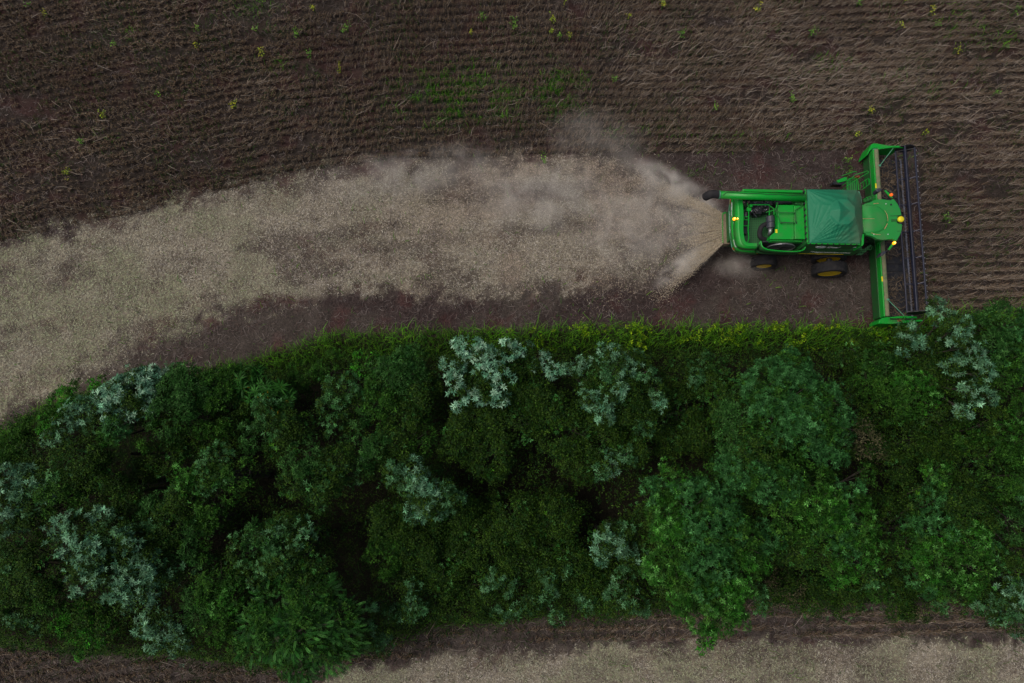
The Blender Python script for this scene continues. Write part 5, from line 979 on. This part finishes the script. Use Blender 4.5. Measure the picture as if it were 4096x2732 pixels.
# ------------------------------------------------------------------ header
ya, yb = L(3545, 1265, 1.3)[1], L(3500, 600, 1.3)[1]
xb_ = (L(3502, 700, 1.3)[0]+L(3540, 1200, 1.3)[0])/2-.05
LEN = (ya, yb)
bw = 36*float(pxm(3520, 900, 1.3))
mb = MB(); n = 10
pr = [(-.19, 0), (-.17, .11), (-.05, .15), (.06, .15), (.17, .08), (.22, -.03), (.22, -.18), (-.19, -.18)]
V = [(xb_+.14+x*.66, y, 1.25+z) for y in (ya, yb) for x, z in pr]; n = len(pr)
mb.add(V, [tuple(range(n)), tuple(range(2*n-1, n-1, -1))]+[(i, (i+1) % n, (i+1) % n+n, i+n) for i in range(n)])
header = mb.build('header', 'dustmetal')
mb = MB(); mb.box(xb_-.04, xb_+.03, ya-.02, yb+.02, .95, 1.33); mb.build('header_edge_beam', 'green', header, bevel=.02)
xk = (L(3486, 640, .95)[0]+L(3512, 1220, .95)[0])/2+.06
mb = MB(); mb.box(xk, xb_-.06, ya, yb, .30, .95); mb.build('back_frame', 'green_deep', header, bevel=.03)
for y0, y1 in ((600, 720), (735, 800), (1130, 1185)):
    mb = MB()
    p0, p1 = L(3495, y0, 1.0), L(3495, y1, 1.0); mb.tube([(xk+.14, p0[1], 1.0), (xk+.14, p1[1], 1.0)], .12, 10)
    mb.box(xk+.02, xk+.26, p0[1]-.05, p0[1]+.05, .9, 1.14)
    mb.build('gear_drive_shield', 'green_pale', header)
mb = MB()
for y in (640, 680, 740, 800, 1085, 1150, 1205, 1220): p = L(3500, y, 1.0); mb.box(xk+.02, xk+.25, p[1]-.07, p[1]+.07, .9, 1.09)
for k in range(5):
    p = L(3492, 1080+k*26, 1.0); mb.tube([(xk+.1, p[1], 1.1), (xk+.16, p[1]-.3, 1.12)], .018, 5)
mb.tube([(xk+.16, L(0, 690, 1.1)[1], 1.14), (xk+.2, L(0, 760, 1.1)[1], 1.15), (xk+.1, L(0, 810, 1.1)[1], 1.14)], .015, 5)
mb.build('hydraulic_fitting', 'black', header, bevel=.01)
for y in (744, 1116):
    p = L(3510, y, 1.3); MB().box(xb_-.045, xb_+.02, p[1]-.13, p[1]+.13, 1.333, 1.34).build('warning_label', 'gps', header)
xf = L(3622, 900, .35)[0]
mb = MB(); mb.box(xb_+.25, xf, ya+.05, yb-.05, .22, .27); mb.build('header_floor', 'black', header)
mb = MB(); n = int((yb-ya)/.42)
for k in range(n): y = ya+.2+k*(yb-ya-.4)/n; mb.box(xb_+.5, xf-.06, y-.015, y+.015, .27, .30)
mb.build('belt_cleat', 'rubber', header)
mb = MB(); mb.box(xf, xf+.10, ya, yb, .18, .25)
for k in range(int((yb-ya)/.15)): y = ya+k*.15; mb.add([(xf+.1, y-.02, .2), (xf+.1, y+.02, .2), (xf+.22, y, .19), (xf+.1, y, .24)], [(0, 1, 2), (0, 2, 3), (1, 3, 2)])
mb.build('cutter_bar', 'steel', header)
# end dividers
mb = MB(); mb.prism([L2(*p, 1.2) for p in ((975, 150), (1010, 135), (1070, 138), (1300, 178), (1455, 192), (1455, 212), (1300, 205), (1130, 228), (1095, 240), (1075, 215), (1040, 213), (1000, 220), (950, 262), (905, 335), (912, 285))], .25); dv = mb.build('crop_divider', 'green', header, bevel=.03)
mb = MB(); mb.box(L2(1220, 215, .9)[0], L2(1390, 228, .9)[0], L2(1220, 236, .9)[1], L2(1220, 222, .9)[1], .8, 1.0); mb.build('red_shield', 'red', dv)
dv = MB(); dv.prism([L3(*p, 1.2) for p in ((985, 1472), (1000, 1420), (1050, 1385), (1120, 1368), (1160, 1375), (1170, 1412), (1330, 1416), (1520, 1412), (1640, 1412), (1655, 1425), (1645, 1440), (1520, 1445), (1350, 1465), (1180, 1478))], .25); dv = dv.build('crop_divider', 'green', header, bevel=.03)
p = L3(1298, 1421+10, 1.21); MB().box(p[0]-.09, p[0]+.09, p[1]-.05, p[1]+.05, 1.202, 1.21).build('warning_label', 'orange', dv)
# reel
zr = 1.45; rc0, rc1 = L2(1535, 235, zr), L3(1548, 1300, zr); xr = (rc0[0]+rc1[0])/2; RR = .43
y0r, y1r = rc1[1], rc0[1]
reel = MB().tube([(xr, y0r, zr), (xr, y1r, zr)], .092, 16).build('reel', 'reel', smooth=False)
spy = [y1r-.02]+[L(3640, y, zr)[1] for y in (718, 821, 929, 1034, 1138)]+[y0r+.02]
ang = [30.4, 120.4, 210.4, 300.4]
for kk, t in enumerate(ang):
    t = math.radians(t); bx, bz = xr+RR*math.cos(t), zr+RR*math.sin(t)
    bt = MB().tube([(bx, y0r, bz), (bx, y1r, bz)], .036, 8).build('reel_bat', 'reel', reel)
    mb = MB(); m_ = 46
    for k in range(m_): y = y0r+.1+k*(y1r-y0r-.2)/(m_-1); mb.tube([(bx, y, bz), (bx+.05, y, bz-.10), (bx+.02, y, bz-.24)], [.014, .012, .007], 5)
    mb.box(bx-.018, bx+.055, y0r, y1r, bz-.012, bz+.03)
    mb.build('tine_bar', 'black', bt)
    mb = MB()
    for k in range(30): y = y0r+.15+k*(y1r-y0r-.3)/29; mb.box(bx+.055, bx+.09, y-.022, y+.022, bz-.01, bz+.035)
    if kk == 0: mb.build('tine_clip', 'steel', bt)
for y in spy[1:-1]:
    mb = MB()
    for t in ang:
        t = math.radians(t); e = (xr+RR*math.cos(t), y+.10, zr+RR*math.sin(t)); mb.tube([(xr, y, zr), e], .022, 6); mb.tube([(xr, y+.12, zr), (e[0], y-.02, e[2])], .014, 5)
    mb.lathe([(.13, -.02), (.13, .02)], (xr, y, zr), 'y', 16)
    mb.build('reel_arm', 'reel', reel)
for y in (y0r, y1r):
    mb = MB(); s = -1 if y == y0r else 1
    n = 8; mb.prism  # flat end plates with spokes
    V = []; k4 = 16
    pts = [(RR*1.05*math.cos(2*math.pi*k/k4), RR*1.05*math.sin(2*math.pi*k/k4)) for k in range(k4)]
    V = [(xr+a_, y+s*.02, zr+b_) for a_, b_ in pts]+[(xr+a_, y+s*.05, zr+b_) for a_, b_ in pts]
    mb.add(V, [tuple(range(k4)), tuple(range(2*k4-1, k4-1, -1))]+[(i, (i+1) % k4, (i+1) % k4+k4, i+k4) for i in range(k4)])
    for t in ang: t = math.radians(t); mb.tube([(xr, y-s*.05, zr), (xr+RR*math.cos(t), y-s*.05, zr+RR*math.sin(t))], .03, 6)
    mb.build('reel_end_plate', 'black', reel)
mb = MB()
for k in range(44): y = y0r+.1+k*(y1r-y0r-.2)/43; MB().lathe([(.092, -.012), (.099, -.012), (.099, .012), (.092, .012)], (xr, y, zr), 'y', 16).build('tube_band', 'plastic', reel)
# reel support arms and braces
for pts, nm in (([L2(1112, 226, 1.55), L2(1300, 195, 1.62), L2(1460, 196, 1.6), L2(1535, 215, 1.5)], 'reel_support_arm'), ([L3(1150, 1385, 1.55), L3(1300, 1378, 1.6), L3(1455, 1378, 1.6), L3(1552, 1382, 1.5)], 'reel_support_arm')):
    MB().tube(pts, [.03, .06, .06, .04], 8).build(nm, 'green', reel)
for pts in ([L2(1110, 505, 1.35), L2(1338, 212, 1.6)], [L3(1128, 1118, 1.35), L3(1366, 1352, 1.6)]): MB().tube(pts, .018, 6).build('brace_rod', 'green_pale', header)
for p in (L2(1108, 505, 1.38), L3(1125, 1116, 1.38)): MB().box(p[0]-.06, p[0]+.06, p[1]-.05, p[1]+.05, 1.3, 1.42).build('brace_bracket', 'green_pale', header, bevel=.01)
# cut stalks tumbling on the header floor
rng = np.random.default_rng(31); m = 1300
rw2 = Vector(ROOT); tx = rng.uniform(xb_+.35, xf+.5, m); tyy = rng.uniform(ya+.2, yb-.2, m); keep = (fbm(tx*1.2, tyy*.9, 0, 91, 3) > .42)
tx, tyy = tx[keep], tyy[keep]; m = len(tx); c = np.stack([tx*cy_-tyy*sy_+ROOT[0], tx*sy_+tyy*cy_+ROOT[1], rng.uniform(.35, .75, m)], -1)
a = rng.uniform(-1.3, 1.3, m)+(rng.random(m) < .3)*1.5; Ls = rng.uniform(.2, .6, m)[:, None]; d = np.stack([np.cos(a), np.sin(a), rng.normal(0, .25, m)], -1)
V, F, C = ribbons(c-d*Ls/2, c+rng.normal(0, .05, (m, 3)), c+d*Ls/2, rng.uniform(.012, .022, m), np.array([(.17, .125, .08), (.22, .17, .12), (.11, .08, .05)])[rng.integers(0, 3, m)]*rng.uniform(.7, 1.2, (m, 1)))
o = link('cut_stalks', np_mesh('cut_stalks', V, F, C), M['straw']); props(o, 'cut brown stalks tumbling onto the header between beam and reel', 'crop', kind='stuff')

# ------------------------------------------------------------------ flying chaff and dust behind the spreader
def flying():
    rng = np.random.default_rng(55); tail = P(2750+.42535*332, 680+.42535*548, 1.5); A = []; 
    y_top, y_bot = P(2750+.42535*332, 680+.42535*412, 1.5), P(2750+.42535*332, 680+.42535*690, 1.5)
    K = 15
    for k in range(K):
        t = k/(K-1); s = y_top*(1-t)+y_bot*t; th = math.radians(180-34+t*72)+rng.normal(0, .02); edge = (k in (0, 1, K-1, K-2)); n = int(3600 if edge else 1050)
        reach = {0: 5.2, 1: 3.6, K-1: 4.4, K-2: 3.0}.get(k, rng.uniform(1.3, 2.6))
        u = rng.beta(1.0, 1.7, n)*reach; lat = rng.normal(0, 1, n)*(.012+(.050 if edge else .034)*u); z = 1.45-.20*u-.02*u*u+rng.normal(0, .05+.05*u, n)
        A.append(np.stack([s[0]+math.cos(th)*u-math.sin(th)*lat, s[1]+math.sin(th)*u+math.cos(th)*lat, np.clip(z, .08, 2)], -1))
    n = 4500; u = rng.beta(1.1, 1.5, n)*9; th = np.radians(rng.uniform(147, 216, n)); A.append(np.stack([tail[0]+np.cos(th)*u, tail[1]+np.sin(th)*u*1.0, np.clip(rng.uniform(.2, 1.5, n)-.06*u, .1, 2)], -1))
    A = np.concatenate(A); n = len(A); d = unit(rng.normal(size=(n, 3))); Ls = rng.uniform(.025, .075, n)[:, None]
    c = np.array([(.55, .46, .33), (.46, .38, .27), (.60, .53, .42)])[rng.integers(0, 3, n)]*rng.uniform(.7, 1.15, (n, 1))
    V, F, C = ribbons(A-d*Ls/2, A, A+d*Ls/2, rng.uniform(.009, .018, n), c, .8)
    o = link('flying_chaff', np_mesh('flying_chaff', V, F, C), M['straw']); props(o, 'chopped straw flying out in fanned jets behind the combine', 'chaff', kind='stuff')
flying()
def dust_mat(dens, scale):
    m = bpy.data.materials.new('dust'); m.use_nodes = True; nt = m.node_tree; nt.nodes.remove(nt.nodes['Principled BSDF'])
    v = nt.nodes.new('ShaderNodeVolumePrincipled'); v.inputs['Color'].default_value = (.975, .925, .85, 1); v.inputs['Anisotropy'].default_value = -.35
    tc = nt.nodes.new('ShaderNodeTexCoord'); ln = nt.nodes.new('ShaderNodeVectorMath'); ln.operation = 'LENGTH'; nt.links.new(tc.outputs['Object'], ln.inputs[0])
    mr = nt.nodes.new('ShaderNodeMapRange'); mr.interpolation_type = 'SMOOTHERSTEP'; mr.inputs[1].default_value = 1.0; mr.inputs[2].default_value = .15; nt.links.new(ln.outputs['Value'], mr.inputs[0])
    gm = nt.nodes.new('ShaderNodeNewGeometry'); ns = nt.nodes.new('ShaderNodeTexNoise'); ns.inputs['Scale'].default_value = scale; ns.inputs['Detail'].default_value = 4; ns.inputs['Distortion'].default_value = .6
    nt.links.new(gm.outputs['Position'], ns.inputs['Vector'])
    m2 = nt.nodes.new('ShaderNodeMapRange'); m2.inputs[1].default_value = .34; m2.inputs[2].default_value = .76; nt.links.new(ns.outputs['Fac'], m2.inputs[0])
    a = nt.nodes.new('ShaderNodeMath'); a.operation = 'MULTIPLY'; nt.links.new(mr.outputs[0], a.inputs[0]); nt.links.new(m2.outputs[0], a.inputs[1])
    b = nt.nodes.new('ShaderNodeMath'); b.operation = 'MULTIPLY'; b.inputs[1].default_value = dens; nt.links.new(a.outputs[0], b.inputs[0])
    nt.links.new(b.outputs[0], v.inputs['Density']); nt.links.new(v.outputs[0], nt.nodes['Material Output'].inputs['Volume']); return m
def puff(x, y, rx, ry, rot, dens, label, zc=.95, rz=.85, sc=.9):
    c = O(x, y, zc); s = float(pxm(x*OV, y*OV, zc))*OV
    bm = bmesh.new(); bmesh.ops.create_icosphere(bm, subdivisions=3, radius=1); me = bpy.data.meshes.new('dust_cloud'); bm.to_mesh(me); bm.free()
    o = link('dust_cloud', me, dust_mat(dens, sc), loc=tuple(c)); o.scale = (rx*s, ry*s, rz); o.rotation_euler = (0, 0, math.radians(rot)); props(o, label, 'dust', 'dust raised by the combine', 'stuff')
puff(1470, 510, 235, 165, 0, .65, 'pale dust fanning out behind the straw spreader')
puff(1600, 510, 100, 95, 0, .6, 'thicker dust right behind the straw spreader', 1.1, .8, 1.5)
puff(1240, 450, 230, 120, 5, .7, 'thin dust settling over the straw left of the fan')
puff(1545, 425, 165, 46, -30, 1.5, 'dust jet along the upper edge of the fan', .95, .85, 1.3)
puff(1575, 605, 120, 34, 36, 1.8, 'dust jet along the lower edge of the fan', .95, .85, 1.3)
puff(1375, 318, 165, 100, -8, .34, 'faint dust wisp drifting over the standing crop', .95, .85, .7)
puff(1700, 612, 85, 42, 0, .8, 'dust puff beside the rear wheel', .6, .55)
puff(960, 395, 330, 85, 8, .5, 'thin dust veil along the top edge of the straw swath')
